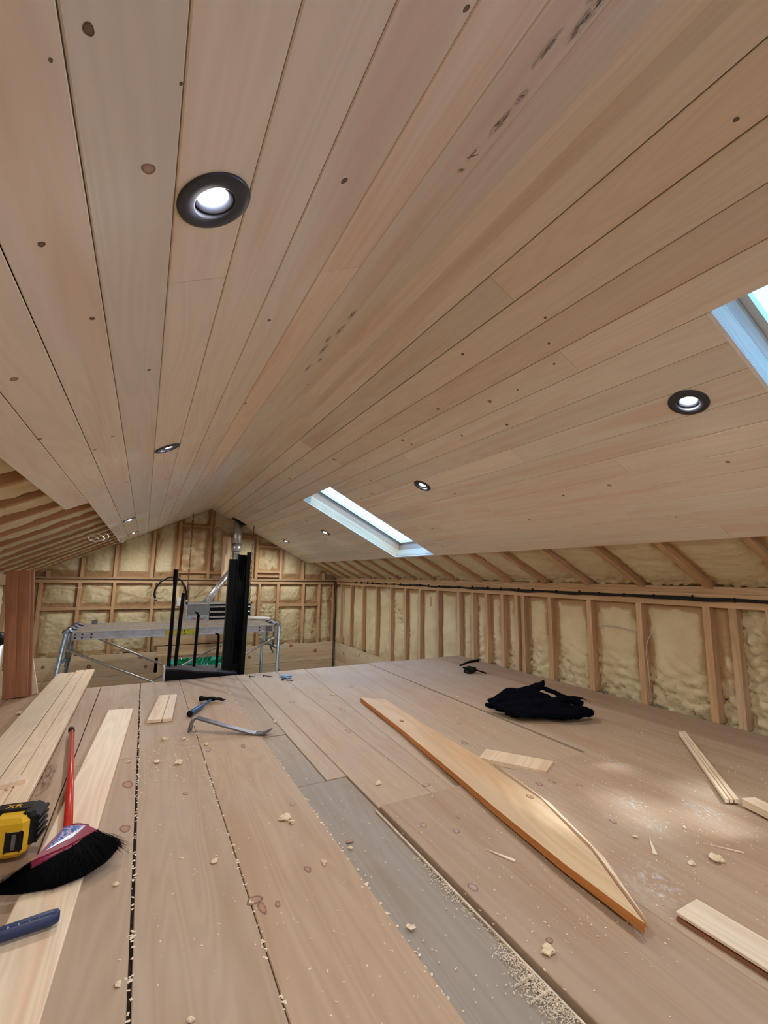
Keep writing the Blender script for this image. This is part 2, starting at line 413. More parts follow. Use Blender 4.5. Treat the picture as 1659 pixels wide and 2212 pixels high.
def boards(pt, D, N, s0, s1, segs, seedk, tint=None, g=.0009):
    side = 'R' if pt is rs else 'L'
    holes = sorted([(y, abs(x-XA)/CS) for sd_, x, y in LAMPS if sd_ == side and s0 < abs(x-XA)/CS < s1])
    for (a, b_) in segs:
        if b_-a < .01: continue
        pid = random.Random(seedk*7+a).random(); tt = tint or tr(seedk*13+int(a*10))
        y = a+.0006; end = b_-.0006; W_ = s1-s0-2*g; y00 = y
        for hy, hs in holes:
            if not (a+HH < hy < b_-HH): continue
            cm.frame_box(pt(s0+g, y), EY, D, -N, hy-HH-y, W_, T, 0, pid, tt, ch=.0018, uoff=y-y00)
            # square board piece with a round hole, its edges and the hole's wall
            u0 = pid*11+(hy-y00); c = .0018; per = T+c*1.414
            def vv(du, v_, dep): return cm.vert(pt(s0+g+v_, hy+du, -dep), pid, tt)
            n = 32; inn = []; out = []; sc = hs-s0-g
            for k in range(n):
                th = 2*math.pi*k/n; cx_, sy_ = math.cos(th), math.sin(th)
                inn.append((HR_*cx_, sc+HR_*sy_))
                # project to the rectangle |du|<HH, c<v<W-c
                tx = HH/abs(cx_) if abs(cx_) > 1e-6 else 1e9
                ty = ((W_-c-sc) if sy_ > 0 else (sc-c))/abs(sy_) if abs(sy_) > 1e-6 else 1e9
                q = min(tx, ty); out.append((q*cx_, sc+q*sy_))
            for cr in ((HH, c), (HH, W_-c), (-HH, c), (-HH, W_-c)):
                k = min(range(n), key=lambda k_: math.hypot(out[k_][0]-cr[0], out[k_][1]-cr[1])); out[k] = cr
            iv = [vv(p[0], p[1], 0) for p in inn]; ov = [vv(p[0], p[1], 0) for p in out]; wv_ = [vv(p[0], p[1], T) for p in inn]
            fl = side == 'L'
            for k in range(n):
                j = (k+1) % n
                uu = [(u0+p[0], per+p[1]) for p in (inn[k], inn[j], out[j], out[k])]
                q = [iv[k], iv[j], ov[j], ov[k]]
                if fl: q = q[::-1]; uu = uu[::-1]
                cm.face(q, uu, 0); cm.face([iv[k], wv_[k], wv_[j], iv[j]], None, 1)
            for v0_, v1_ in ((0, c), (W_, W_-c)):
                cm.face([vv(-HH, v0_, c), vv(HH, v0_, c), vv(HH, v1_, 0), vv(-HH, v1_, 0)], [(u0, T), (u0+.08, T), (u0+.08, per), (u0, per)], 0)
                cm.face([vv(-HH, v0_, T), vv(HH, v0_, T), vv(HH, v0_, c), vv(-HH, v0_, c)], None, 0)
            y = hy+HH
        cm.frame_box(pt(s0+g, y), EY, D, -N, end-y, W_, T, 0, pid, tt, ch=.0018, uoff=y-y00)
def cuts(y0, y1, joints):
    js = sorted([j for j in joints if y0+.05 < j < y1-.05]); e = [y0]+js+[y1]
    return [(e[i], e[i+1]) for i in range(len(e)-1)]
rj = random.Random(3)
jR = {-1: [3.62, -1.1], 0: [.999, 3.02, -.9], 1: [4.9, -1.4], 2: [2.96, 5.6, -.7], 3: [1.012, 3.2, 5.9], 4: [2.3, 5.2], 5: [2.85, 6.3], 6: [1.6, 5.0], 7: [2.6, 5.7], 8: [1.2, 3.1, 6.0], 9: [2.2, 4.9], 10: [2.9, 5.4], 11: [1.4, 6.2], 12: [2.05, 4.8], 13: [1.062, 1.9, 2.8, 5.2]}
for k in range(-1, 14):
    s0 = -.004 if k < 0 else S0R+k*PW; s1 = S0R+(k+1)*PW
    full = cuts(YF, YC, jR.get(k, []))
    if k < 4: boards(rs, RD, RN, s0, s1, full, 100+k, g=.0004 if k < 0 else (.0024 if k == 0 else .0011))
    else:
        out = []
        for a, b_ in full:
            segs = [(a, b_)]
            for (y0, y1) in SKY:
                ns = []
                for p, q in segs:
                    if q <= y0 or p >= y1: ns.append((p, q)); continue
                    if p < y0: ns.append((p, y0))
                    if q > y1: ns.append((y1, q))
                segs = ns
            out += segs
        boards(rs, RD, RN, s0, s1, out, 100+k)
# strip left below the skylights
for (y0, y1) in SKY: cm.frame_box(rs(SKS1, y0), EY, RD, -RN, y1-y0, S0R+14*PW-SKS1, T, 0, .3, (1.1, 1.15, 1.2))
jL = {-1: [2.6, -1.2], 0: [2.13, 5.1], 1: [3.2, -.6], 2: [2.05, 5.6], 3: [.958, 3.9], 4: [3.3, 2.2], 5: [4.4, -.2], 6: [.930, 3.9, 5.6], 7: [4.7], 8: [5.2], 9: [3.07, 4.9], 10: [.911, -1]}
HW = {3: (1.0, .93, .88), 2: (.98, .98, .97)}
for k in range(-1, 11):
    s0 = -.004 if k < 0 else S0L+k*PW; s1 = S0L+(k+1)*PW
    y1 = YC if k < 10 else 3.173
    boards(ls, LD, LN, s0, s1, cuts(YF, y1, jL.get(k, [])), 200+k, HW.get(k), g=.0004 if k in (-1, 0, 1) else .0009)
# backing skin above the boards
bk = .0460
def backing(pt, N, sa, sb, ya, yb):
    i = [cm.vert(pt(sa, ya, -bk)), cm.vert(pt(sb, ya, -bk)), cm.vert(pt(sb, yb, -bk)), cm.vert(pt(sa, yb, -bk))]
    cm.face(i, None, 1)
backing(ls, LN, -.02, S0L+10*PW, YF, YC); backing(ls, LN, S0L+10*PW, S0L+11*PW, YF, 3.16)
backing(rs, RN, -.02, SKS0-.02, YF, YC)
ys = [YF, SKY[1][0]-.02, SKY[1][1]+.02, SKY[0][0]-.02, SKY[0][1]+.02, YC]
for a in (0, 2, 4): backing(rs, RN, SKS0-.02, S0R+14*PW, ys[a], ys[a+1])
def knot(pt, D, N, x, y, r, el=1.0, tint=(1, 1, 1)):
    s_ = abs(x-XA)/CS
    if r < .0095: tint = (.45, .38, .35)
    cm.disc(pt(s_, y, .0004), EY, D, r*el*.72, r*.72, 2, 16, tint, 0, .15)
for x, y, r in [(-.093, .465, .008), (-.127, .5, .003), (-.041, .639, .0125), (-.178, .783, .0075), (-.136, 1.023, .0075), (-.035, 1.346, .008), (-.297, 1.241, .012), (-.146, 1.902, .009), (.262, .665, .0085), (.25, 1.171, .008), (.31, .375, .006), (-.009, .512, .003), (-.328, 1.718, .009), (.33, 1.93, .009), (-.21, 2.02, .01), (.24, 2.4, .01), (.60, 1.9, .008), (.07, 3.2, .012), (-.13, 2.9, .01)]:
    knot(ls, LD, LN, x, y, r, 1.1)
for x, y, r in [(1.111, .96, .006), (1.193, 1.02, .006), (1.269, 1.065, .006), (1.288, 1.436, .012), (1.297, 1.277, .005), (1.204, 1.713, .011), (1.058, 1.333, .008), (1.427, 1.478, .009), (1.388, 1.761, .008), (1.265, 2.154, .014), (1.937, 1.334, .011), (1.932, .836, .010), (1.158, 2.961, .016), (.983, .352, .006), (1.948, 1.611, .008), (1.31, 2.13, .007), (1.54, 3.1, .012), (1.75, 2.3, .01), (2.1, 2.0, .009), (1.43, 2.9, .014), (2.23, 1.2, .007), (1.1, 3.9, .018), (1.6, 4.9, .018), (2.05, 3.0, .012), (1.95, 5.2, .018), (2.3, 3.2, .012)]:
    knot(rs, RD, RN, x, y, r, 1.25)
# mould smudges and one rust scratch on the long stained board left of the ridge
for x, y, a, b_ in [(.52, .346, .05, .014), (.49, .40, .035, .010), (.515, .479, .018, .010), (.513, .53, .035, .012), (.506, .60, .02, .006), (.51, .64, .008, .012), (.528, 1.235, .035, .012), (.53, 1.337, .05, .012), (.525, 1.493, .06, .013), (.522, 1.663, .05, .010), (.55, 1.60, .03, .01), (.51, 1.40, .03, .012), (.50, .31, .03, .015)]:
    cm.disc(ls(abs(x-XA)/CS, y, .0005), EY, LD, a, b_, 3, 16, pid=random.random())
cm.disc(ls(.330/CS, .605, .0006), (V((0, .35, 0))+LD).normalized(), EY, .014, .0014, 4, 10)
M_RUST = simple('rust_mark', (.30, .10, .03), .8)
ceiling = cm.build('ceiling', [M_CEIL, M_DARK, M_KNOT, M_STAIN, M_RUST], kind='structure')

# ------------------------------------------------------------------ foam heightfields
def smooth(a, b_, x):
    t = min(1, max(0, (x-a)/(b_-a))); return t*t*(3-2*t)
def foam_sheet(name, P, N, u0, u1, v0, v1, du, dv, rects, rough, inside=None, parent=None, base=.045, bulge=.03, brownw=.05, stain_fn=None, seed=0.0):
    """P(u,v)->point on stud-face plane, N(into room); rects = member rectangles (u0,u1,v0,v1)"""
    mb = MB(); nu = max(2, int((u1-u0)/du)); nv = max(2, int((v1-v0)/dv)); idx = {}
    N = V(N)
    for i in range(nu+1):
        u = u0+(u1-u0)*i/nu
        for j in range(nv+1):
            v = v0+(v1-v0)*j/nv
            if inside and not inside(u, v): continue
            d = 1.0
            for r in rects:
                dx = max(r[0]-u, 0, u-r[1]); dy = max(r[2]-v, 0, v-r[3]); q = math.hypot(dx, dy)
                if q < d: d = q
            nz1 = noise.noise(V((u*3.1+seed, v*3.1, seed))); nz2 = noise.noise(V((u*11+seed, v*11, seed+4)))
            nz3 = noise.turbulence(V((u*34, v*34, seed)), 3, False)
            rg = rough(u, v)
            dep = base - bulge*smooth(0, .11, d) - nz1*.012 - nz2*.006 - (rg+.08)*(nz3-.35)*.05
            sw = min(brownw*(1+nz1*1.0+nz2*.7), .085, brownw*1.5)
            st = 1 - smooth(sw*.35, sw, d) if d < .2 else 0  # brown tone fades in close to the framing members
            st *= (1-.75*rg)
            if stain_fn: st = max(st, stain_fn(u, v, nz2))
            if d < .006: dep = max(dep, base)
            p = P(u, v) - N*max(dep, .004 if d > .004 else .03)
            idx[(i, j)] = mb.vert(p, st)
    for i in range(nu):
        for j in range(nv):
            q = [(i, j), (i+1, j), (i+1, j+1), (i, j+1)]
            if all(k in idx for k in q): mb.face([idx[k] for k in q], None, 0, True)
    return mb.build(name, [M_FOAM], parent)

SW = .038
# -------- right knee wall
yR = [7.07, 6.66, 6.22, 5.76, 5.34, 4.96, 4.62, 4.24, 3.86, 3.63, 3.42, 3.20, 3.02, 2.94, 2.64, 2.27, 1.885, 1.47, 1.335, 1.16, .75, .34, -.07, -.48, -.89, -1.3, -1.71, -2.12, -2.53, -2.94]
ZPT, ZPB = .775, .655            # plates top / bottom
wr = MB(); wr.box(XR+.094, XR+.14, YF-.1, YG+.14, -2.35, ZPT, 0)
# lower pine cladding beyond the loft edge
for k in range(9):
    wr.frame_box((XR+.004, YE-.4, -.305-.29*(k+1)), EY, EZ, EX, YG-YE+.4, .286, .02, 1, None, (1, 1, 1), ch=.003)
for y_, z_, r_ in [(6.9, -.45, .03), (6.3, -.38, .02), (5.6, -.42, .035), (4.9, -.40, .02)]: wr.disc((XR+.0035, y_, z_), EY, EZ, r_, r_*.9, 2, 18)
wall_right = wr.build('wall_right', [M_DARK, M_CLAD, M_KNOT], kind='structure')
for y_ in yR:
    b = MB(); zb = 0.0 if y_ < YE+.02 else -.305
    b.box(XR, XR+.089, y_-SW/2, y_+SW/2, zb, ZPB, 0, None, (.98, .98, 1)); b.build('stud', M_STUD, wall_right)
b = MB(); b.frame_box((XR-.002, YF, ZPB), EY, EZ, EX, YG-YF, .038, .091, 0); b.frame_box((XR-.004, YF, ZPB+.039), EY, EZ, EX, YG-YF, .04, .093, 0)
b.frame_box((XR-.001, YF, ZPB+.08), EY, EZ, EX, YG-YF, .04, .09, 0); b.build('top_plate', M_STUD, wall_right)
rects = [(y_-SW/2, y_+SW/2, -1, ZPB) for y_ in yR]+[(YF, YG, ZPB, ZPT)]
def rough_r(u, v):
    a = smooth(.42, .05, v)*smooth(4.0, 3.5, u)*(.35+.65*smooth(4.5, 2.0, u))
    c = smooth(.16, .03, abs((u-5.2)*.95-(v-.35)))*smooth(4.8, 5.0, u)*smooth(6.7, 6.4, u)  # popcorn diagonal in the far bays
    e = .9*smooth(1.42, 1.30, u)*smooth(.34, 1.0, u)
    return min(1, max(a, c, e))
def bigst(u, v, n):
    return .55*smooth(.02, -.12, v+.15+n*.2-.0)*smooth(4.0, 4.4, u)
foam_sheet('spray_foam', lambda u, v: V((XR, u, v)), (-1, 0, 0), YF, YG+.07, -.305, ZPB, .02, .018, rects, rough_r, parent=wall_right, base=.05, bulge=.036, brownw=.085, stain_fn=bigst)

# -------- left knee wall
wl = MB(); wl.box(XL-.14, XL-.094, YF-.1, YG+.14, -2.35, ZPT, 0)
for k in range(9): wl.frame_box((XL-.004, YE-.4, -.305-.29*(k+1)), EY, EZ, -EX, YG-YE+.4, .286, .02, 1, None, ch=.003)
wall_left = wl.build('wall_left', [M_DARK, M_CLAD], kind='structure')
yL = [YG-.22-.41*k for k in range(26)]
for y_ in yL:
    b = MB(); zb = 0.0 if y_ < YE+.02 else -.305
    b.box(XL-.089, XL, y_-SW/2, y_+SW/2, zb, ZPB); b.build('stud', M_STUD, wall_left)
b = MB(); b.frame_box((XL-.089, YF, ZPB), EY, EZ, EX, YG-YF, .038, .091); b.frame_box((XL-.089, YF, ZPB+.039), EY, EZ, EX, YG-YF, .08, .092); b.build('top_plate', M_STUD, wall_left)
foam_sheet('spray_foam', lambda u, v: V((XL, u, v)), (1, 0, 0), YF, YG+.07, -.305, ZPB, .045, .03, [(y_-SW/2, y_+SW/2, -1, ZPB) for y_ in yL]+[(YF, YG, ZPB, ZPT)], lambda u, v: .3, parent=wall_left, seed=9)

# -------- far gable wall
def zr(x): return ZA - abs(x-XA)*.5
wb = MB()
WX0, WX1, WZ0, WZ1 = .40, 1.20, -1.5, -.395
for poly in ([(XL-.14, WZ1), (XR+.14, WZ1), (XR+.14, .9), (XA, ZA+.12), (XL-.14, .9)], [(XL-.14, -2.35), (WX0, -2.35), (WX0, WZ1), (XL-.14, WZ1)], [(WX1, -2.35), (XR+.14, -2.35), (XR+.14, WZ1), (WX1, WZ1)], [(WX0, -2.35), (WX1, -2.35), (WX1, WZ0), (WX0, WZ0)]):
    wb.prism(poly, (0, YG+.092, 0), EX, EZ, EY, .05, 0)
wb.frame_box((.23, YG-.012, -.392), EX, EZ, EY, 1.13, .085, .02, 1, .37, (1, .97, .92), ch=.002)
for k in range(8):
    z1 = -.305-.29*k; z0 = z1-.286
    for (a, c_) in ([(XL, WX0-.02), (WX1+.02, XR)] if z1 > WZ0 and k > 0 else [(XL, .23), (.23, 1.36), (1.36, XR)]):
        if k == 0 and a == .23: continue
        wb.frame_box((a, YG-.012, z0), EX, EZ, EY, c_-a-.002, z1-z0, .02, 1, None, (1, 1, 1), ch=.003)
wb.frame_box((.20, YG-.012, -.225), EX, EZ, EY, 1.1, .14, .02, 1, .33, (1.0, .93, .85), ch=.003)   # short board under the platform
for x_, z_, r_ in [(2.20, -.335, .028), (2.62, -.44, .030), (2.72, -.44, .008), (.05, -.36, .03), (.12, -.50, .022), (-.55, -.45, .03), (-.9, -.62, .025), (1.55, -.47, .025), (.62, -.29, .03), (2.0, -.7, .03), (.9, -.34, .025), (-1.05, -.42, .02)]:
    wb.disc((x_, YG-.0135, z_), EX, EZ, r_, r_, 2, 18, (1.1, .8, .7))
wall_back = wb.build('wall_back', [M_DARK, M_CLAD, M_KNOT], kind='structure')
def gstud(x, z0, z1, w_=SW, dp=0.0, tint=(1, 1, 1), nm='stud'):
    b = MB(); zt = min(z1, min(zr(x-w_/2), zr(x+w_/2))-.004)
    b.box(x-w_/2, x+w_/2, YG-.002-dp, YG+.089, z0, zt, 0, None, tint); b.build(nm, M_STUD, wall_back); G.append((x-w_/2, x+w_/2, z0, zt))
def gbar(x0, x1, z0, z1, dp=0.0, tint=(1, 1, 1), nm='blocking'):
    b = MB(); b.box(x0, x1, YG-dp, YG+.089, z0, z1, 0, None, tint, axis=0); b.build(nm, M_STUD, wall_back); G.append((x0, x1, z0, z1))
G = []
for x in [-1.18, -.753, -.351, .135, .564, 1.0, 1.65, 1.95, 2.38, 2.66, 2.93]:
    gstud(x, -.305, ZPB)
for x in [-1.12, -.745, -.36, .095, .43, .86, 1.58, 1.975, 2.353, 2.732]:
    gstud(x, ZPT-.04, 2, SW, 0, (.9, .8, .75) if x in (.43, .86) else (1, 1, 1))
gbar(XL, XR, ZPB, ZPB+.037, .004, nm='top_plate'); gbar(XL, XR, ZPB+.039, ZPT-.04, .002, nm='top_plate')
for a, c_ in [(-1.16, -.772), (-.734, -.37), (-.332, .116), (.154, .545), (1.969, 2.361), (2.399, 2.641)]: gbar(a, c_, .295, .333)
gbar(.449, .841, 1.50, 1.535, tint=(.75, .6, .5)); gbar(.449, .841, .805, .84, tint=(.8, .65, .55))
gbar(.879, 1.08, .80, .835, tint=(.8, .65, .55)); gbar(1.19, 1.561, 1.39, 1.425, tint=(.75, .6, .5))
gbar(1.6, 1.956, 1.235, 1.27, tint=(.85, .7, .6)); gbar(1.6, 1.956, .835, .87); gbar(1.6, 1.956, .76, .785)
b = MB(); b.box(1.045, 1.16, YG-.006, YG+.01, .74, 1.385, 0, .42, (1.25, 1.3, 1.45)); b.build('backing_board', M_STUD, wall_back)
def gin(u, v):
    if v < -.305: return False
    if WX0-.04 < u < WX1+.04 and v < -.23: return False
    return v < zr(u)+(.10 if u < -.2 or u > 2.4 else .012)
def gst(u, v, n):
    r = 0
    if .43 < u < 1.2 and .70 < v < 1.53: r = .58+.8*n       # brown-skinned foam round the old opening
    if .2 < u < .43 and v > .75+(u-.2)*0: r = max(r, smooth(.25, .38, u)*.6)
    if 1.66 < u < 1.85 and .9 < v < 1.2: r = .35+n
    if ZPT-.06 < v < ZPT+.06: r = max(r, .8)
    if .333 < v < .39: r = max(r, .75)
    if -.305 < v < -.24: r = max(r, .7)
    for (ax, az, bx, bz) in [(-1.05, .93, -.80, .76), (-.6, .62, .3, .36), (.2, .30, 1.0, .55), (.08, .78, .2, 1.3)]:
        L = math.hypot(bx-ax, bz-az); tt = max(0, min(1, ((u-ax)*(bx-ax)+(v-az)*(bz-az))/L/L)); dd = math.hypot(u-ax-tt*(bx-ax), v-az-tt*(bz-az))
        r = max(r, .6*smooth(.035, .015, dd))
    return r
def grough(u, v):
    a = .25
    a = max(a, .9*smooth(.25, .1, abs(u-1.85))*smooth(.6, .2, v)); a = max(a, .9*smooth(.2, .08, abs(u-.2))*smooth(.3, .5, v)*smooth(.68, .6, v))
    a = max(a, .9*smooth(.2, .05, abs(u+.1))*smooth(-.12, -.22, v)); a = max(a, .6*smooth(.12, .05, abs(u-2.1))*smooth(.2, -.2, v))
    return a
foam_sheet('spray_foam', lambda u, v: V((u, YG, v)), (0, -1, 0), XL-.07, XR+.07, -.305, ZA+.1, .018, .018, G, grough, gin, wall_back, base=.05, bulge=.036, brownw=.055, stain_fn=gst, seed=3)

# gable window low on the wall
wm = MB()
for a, c_, z0, z1 in [(WX0, WX0+.03, WZ0, WZ1), (WX1-.03, WX1, WZ0, WZ1), (WX0, WX1, WZ1-.03, WZ1), (WX0, WX1, WZ0, WZ0+.03)]: wm.box(a, c_, YG-.01, YG+.10, z0, z1, 0)
window_3 = wm.build('window_3', [M_CLAD], kind='structure')
sm_ = MB()
for x_ in (WX0+.03+.245, WX0+.03+.49): sm_.box(x_-.008, x_+.008, YG+.04, YG+.055, WZ0, WZ1, 0)
for z_ in (-.72, -1.0, -1.25): sm_.box(WX0, WX1, YG+.04, YG+.055, z_-.008, z_+.008, 0)
sm_.build('sash_bars', [M_GREYP], window_3)
g_ = MB(); g_.box(WX0+.03, WX1-.03, YG+.047, YG+.05, WZ0+.03, WZ1-.03); g_.build('pane', [M_GLASS], window_3)
for nm, bx in [('trim_1', (.25, 1.36, YG-.026, YG-.0125, -.375, -.235)), ('trim_2', (.27, .385, YG-.026, YG-.0125, -1.6, -.378)), ('trim_3', (1.215, 1.33, YG-.026, YG-.0125, -1.6, -.378))]:
    t_ = MB(); t_.box(*bx, 0, .2, (1.12, 1.12, 1.0)); t_.build(nm, [M_CLAD], kind='structure')

# -------- wall behind the camera, with an unseen window added for daylight fill
wf = MB()
QX0, QX1, QZ0, QZ1 = .2, 1.5, .45, 1.08
for poly in ([(XL-.14, -2.35), (QX0, -2.35), (QX0, ZA+.12-(XA-QX0)*.48), (XL-.14, .9)], [(QX1, -2.35), (XR+.14, -2.35), (XR+.14, .9), (QX1, ZA+.12-(QX1-XA)*.48)],
             [(QX0, -2.35), (QX1, -2.35), (QX1, QZ0), (QX0, QZ0)], [(QX0, QZ1), (QX1, QZ1), (QX1, ZA+.12-(QX1-XA)*.48), (XA, ZA+.12), (QX0, ZA+.12-(XA-QX0)*.48)]):
    wf.prism(poly, (0, YF-.05, 0), EX, EZ, EY, .05, 0)
wf.build('wall_front', [M_CLAD], kind='structure')
m = MB()
for a, c_, z0, z1 in [(QX0, QX0+.04, QZ0, QZ1), (QX1-.04, QX1, QZ0, QZ1), (QX0, QX1, QZ1-.04, QZ1), (QX0, QX1, QZ0, QZ0+.04), (.83, .87, QZ0, QZ1)]: m.box(a, c_, YF-.06, YF+.01, z0, z1, 0)
w4 = m.build('fill_window_4', [M_PINE], kind='structure')
m = MB(); m.box(QX0+.03, QX1-.03, YF-.03, YF-.026, QZ0+.03, QZ1-.03, 0); m.build('pane', [M_GLASS], w4)

# ------------------------------------------------------------------ rafters and foam of the open slope parts
for k in range(-12, 14):                   # right: between the last board and the plate
    y_ = 1.85+.41*k
    if not (YF+.05 < y_ < YG-.05): continue
    b = MB(); s0 = S0R+14*PW-.012; s1 = 2.40
    b.frame_box(rs(s0, y_-SW/2, -.018), RD, EY, -RN, s1-s0+.08, SW, .12, 0, None, (1, .97, .92)); b.build('rafter', M_STUD, ceiling)
rr_ = [(0, 9, 1.85+.41*k-SW/2, 1.85+.41*k+SW/2) for k in range(-12, 14)]
foam_sheet('spray_foam', lambda u, v: rs(u, v, -.018), RN, S0R+14*PW-.01, 2.47, YF, YC, .02, .025, rr_, lambda u, v: .12+.5*smooth(2.2, 2.34, u), parent=ceiling, base=.03, bulge=.022, brownw=.05, seed=5)
lyr = [YG-.10-.205*k for k in range(52)]
for k, y_ in enumerate(lyr):
    if k % 2: continue
    b = MB(); s0 = S0L+10*PW-.06 if y_ > 3.2 else S0L+11*PW-.06
    b.frame_box(ls(s0, y_-SW/2, -.018), LD, EY, -LN, 2.46-s0, SW, .12, 0, None, (.80, .66, .55)); b.build('rafter', M_STUD, ceiling)
lr_ = [(0, 9, y_-SW/2, y_+SW/2) for y_ in lyr[::2]]
foam_sheet('spray_foam', lambda u, v: ls(u, v, -.018), LN, S0L+10*PW-.05, 2.47, YF, YC, .04, .014, lr_, lambda u, v: .25, lambda u, v: not (u < S0L+11*PW-.04 and v < 3.15), ceiling, base=.036, bulge=.026, brownw=.06, seed=6)
# roof deck over everything outside
rd = MB()
for pt, N in ((ls, LN),):
    rd.frame_box(pt(-.02, YF-.1, -.16), EY, LD, -LN, YG-YF+.25, 2.6, .03)
for (ya, yb, sa, sb) in [(YF-.1, YG+.15, -.02, SKS0-.03), (YF-.1, YG+.15, SKS1+.03, 2.58), (YF-.1, SKY[1][0]-.03, SKS0-.03, SKS1+.03), (SKY[1][1]+.03, SKY[0][0]-.03, SKS0-.03, SKS1+.03), (SKY[0][1]+.03, YG+.15, SKS0-.03, SKS1+.03)]:
    rd.frame_box(rs(sa, ya, -.16), EY, RD, -RN, yb-ya, sb-sa, .03)
rd.build('roof_deck', [M_DARK], ceiling)

# ------------------------------------------------------------------ skylights
def skylight(nm, y0, y1, dirtseed):
    top = .165
    w_ = MB(); th = .018
    tnt = (1.0, 1.02, 1.0)
    # well boards: the lower, pale band and the upper, redder band
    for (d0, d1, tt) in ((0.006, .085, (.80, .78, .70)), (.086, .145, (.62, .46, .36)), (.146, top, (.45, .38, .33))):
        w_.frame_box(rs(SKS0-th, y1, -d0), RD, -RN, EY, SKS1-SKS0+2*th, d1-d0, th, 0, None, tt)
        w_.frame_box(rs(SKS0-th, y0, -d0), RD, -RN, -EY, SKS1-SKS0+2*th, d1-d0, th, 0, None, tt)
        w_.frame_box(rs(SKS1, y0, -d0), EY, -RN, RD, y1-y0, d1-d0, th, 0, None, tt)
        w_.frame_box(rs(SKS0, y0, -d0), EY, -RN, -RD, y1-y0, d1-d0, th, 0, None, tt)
    o = w_.build(nm, [M_PINE], kind='structure')
    f = MB(); fw = .022
    f.frame_box(rs(SKS0, y0, -top+.0), EY, RD, -RN, y1-y0, fw, .03); f.frame_box(rs(SKS1-fw, y0, -top), EY, RD, -RN, y1-y0, fw, .03)
    f.frame_box(rs(SKS0, y0, -top), RD, EY, -RN, SKS1-SKS0, fw, .03); f.frame_box(rs(SKS0, y1-fw, -top), RD, EY, -RN, SKS1-SKS0, fw, .03)
    f.build('frame', [M_WHITE], o)
    g = MB(); g.frame_box(rs(SKS0+.01, y0+.01, -top-.016), EY, RD, -RN, y1-y0-.02, SKS1-SKS0-.02, .004); g.build('pane', [M_GLASS], o)
    e = MB(); lw = .012
    e.frame_box(rs(SKS0, y1-.001, .0015), RD, EY, -RN, SKS1-SKS0+.0, lw, .004); e.frame_box(rs(SKS1-.001, y0, .0015), EY, RD, -RN, y1-y0+lw, lw, .004)
    e.frame_box(rs(SKS0, y0-lw*.3, .0012), RD, EY, -RN, SKS1-SKS0, lw*.4, .004)
    e.build('gypsum_edge', [M_GYP], o)
    return o
skylight('window_1', SKY[0][0], SKY[0][1], 1); skylight('window_2', SKY[1][0], SKY[1][1], 2)

# ------------------------------------------------------------------ loft floor
fm = MB(); ZT = 0.0
def fboard(xa0, xa1, xb0, xb1, y0, y1, z=0.0, tint=(1, 1, 1), tints=None, th=.019, gap=.0012, pid=None, mat=0, side=None):
    """near end x xa0..xa1 at y0, far end xb0..xb1 at y1"""
    pid = random.random() if pid is None else pid; u0 = pid*9
    n = max(1, int((y1-y0)/.5)); prev = None; ts = tints or (tint, tint)
    for i in range(n+1):
        f = i/n; y = y0+.0012+(y1-y0-.0024)*f; l = xa0+(xb0-xa0)*f+gap; r = xa1+(xb1-xa1)*f-gap
        tt = tuple(ts[0][k]*(1-f)+ts[1][k]*f for k in range(3))
        c = .0018
        sec = [(l, z-th), (l, z-c), (l+c, z), (r-c, z), (r, z-c), (r, z-th)]
        ring = [fm.vert((p[0], y, p[1]), pid, tt) for p in sec]; vs = [0, th, th+c, th+r-l, th+r-l+c, 2*th+r-l]
        if prev:
            for a in range(5):
                fm.face([pr_[a], ring[a], ring[a+1], pr_[a+1]][::-1] if False else [pr_[a], ring[a], ring[a+1], pr_[a+1]],
                        [(u0+pu, vs[a]), (u0+y, vs[a]), (u0+y, vs[a+1]), (u0+pu, vs[a+1])], mat if (a == 2 or side is None) else side)
        else: fm.face(ring, [(u0, v_) for v_ in vs], mat)
        pr_ = ring; prev = True; pu = y
    fm.face(ring[::-1], [(u0, v_) for v_ in vs], mat)
W = (1, 1, 1)
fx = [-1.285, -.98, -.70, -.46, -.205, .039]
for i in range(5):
    tt = [(.80, .66, .55), (.82, .68, .58), (.90, .80, .72), (.97, .93, .88), (1, .96, .92)][i]  # leftmost boards tinted browner, the shade there painted into the wood
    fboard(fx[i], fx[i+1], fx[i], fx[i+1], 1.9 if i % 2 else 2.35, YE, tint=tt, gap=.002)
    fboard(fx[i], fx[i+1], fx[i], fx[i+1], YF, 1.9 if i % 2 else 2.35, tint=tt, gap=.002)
fboard(.0455, .297, .042, .300, YF, YE, tint=(1, .98, .95))
fboard(.297, .583, .300, .589, YF, YE, tint=(1.0, .95, .90))
GREY = (.66, .74, .84); GR2 = (.86, .90, .92)
fboard(.583, .705, .583, .705, 1.772, 2.35, z=-.003, tints=(GREY, (.80, .86, .90)), pid=.11)
fboard(.583, .775, .583, .790, YF, 1.772, z=-.0031, tints=((.70, .82, .95), (.66, .74, .84)), pid=.11)
fboard(.583, .705, .588, .71, 2.35, YE, tints=((.88, .93, .93), W), pid=.73)
fboard(.705, .793, .71, .80, 1.772, YE, tint=(1, 1.0, .96))
fboard(.793, 1.023, .80, 1.04, 1.49, YE, tint=(1, 1, .97))
fboard(1.023, 1.118, 1.04, 1.29, 1.49, YE, tint=(.98, .97, .93))
fboard(1.118, 1.47, 1.29, 1.69, 1.50, YE, tint=(1, .99, .96))
fboard(1.47, 1.885, 1.69, 1.905, 1.51, YE, tint=(1, .97, .93))
ZR_ = .010
fboard(.775, 1.150, .793, 1.150, YF, 1.485, z=ZR_, tint=(.95, .88, .84), th=.029, gap=.001, pid=.44)
fboard(1.150, 1.88, 1.150, 1.885, YF, 1.495, z=ZR_, tint=(.96, .90, .88), th=.029, gap=.0006, pid=.52)
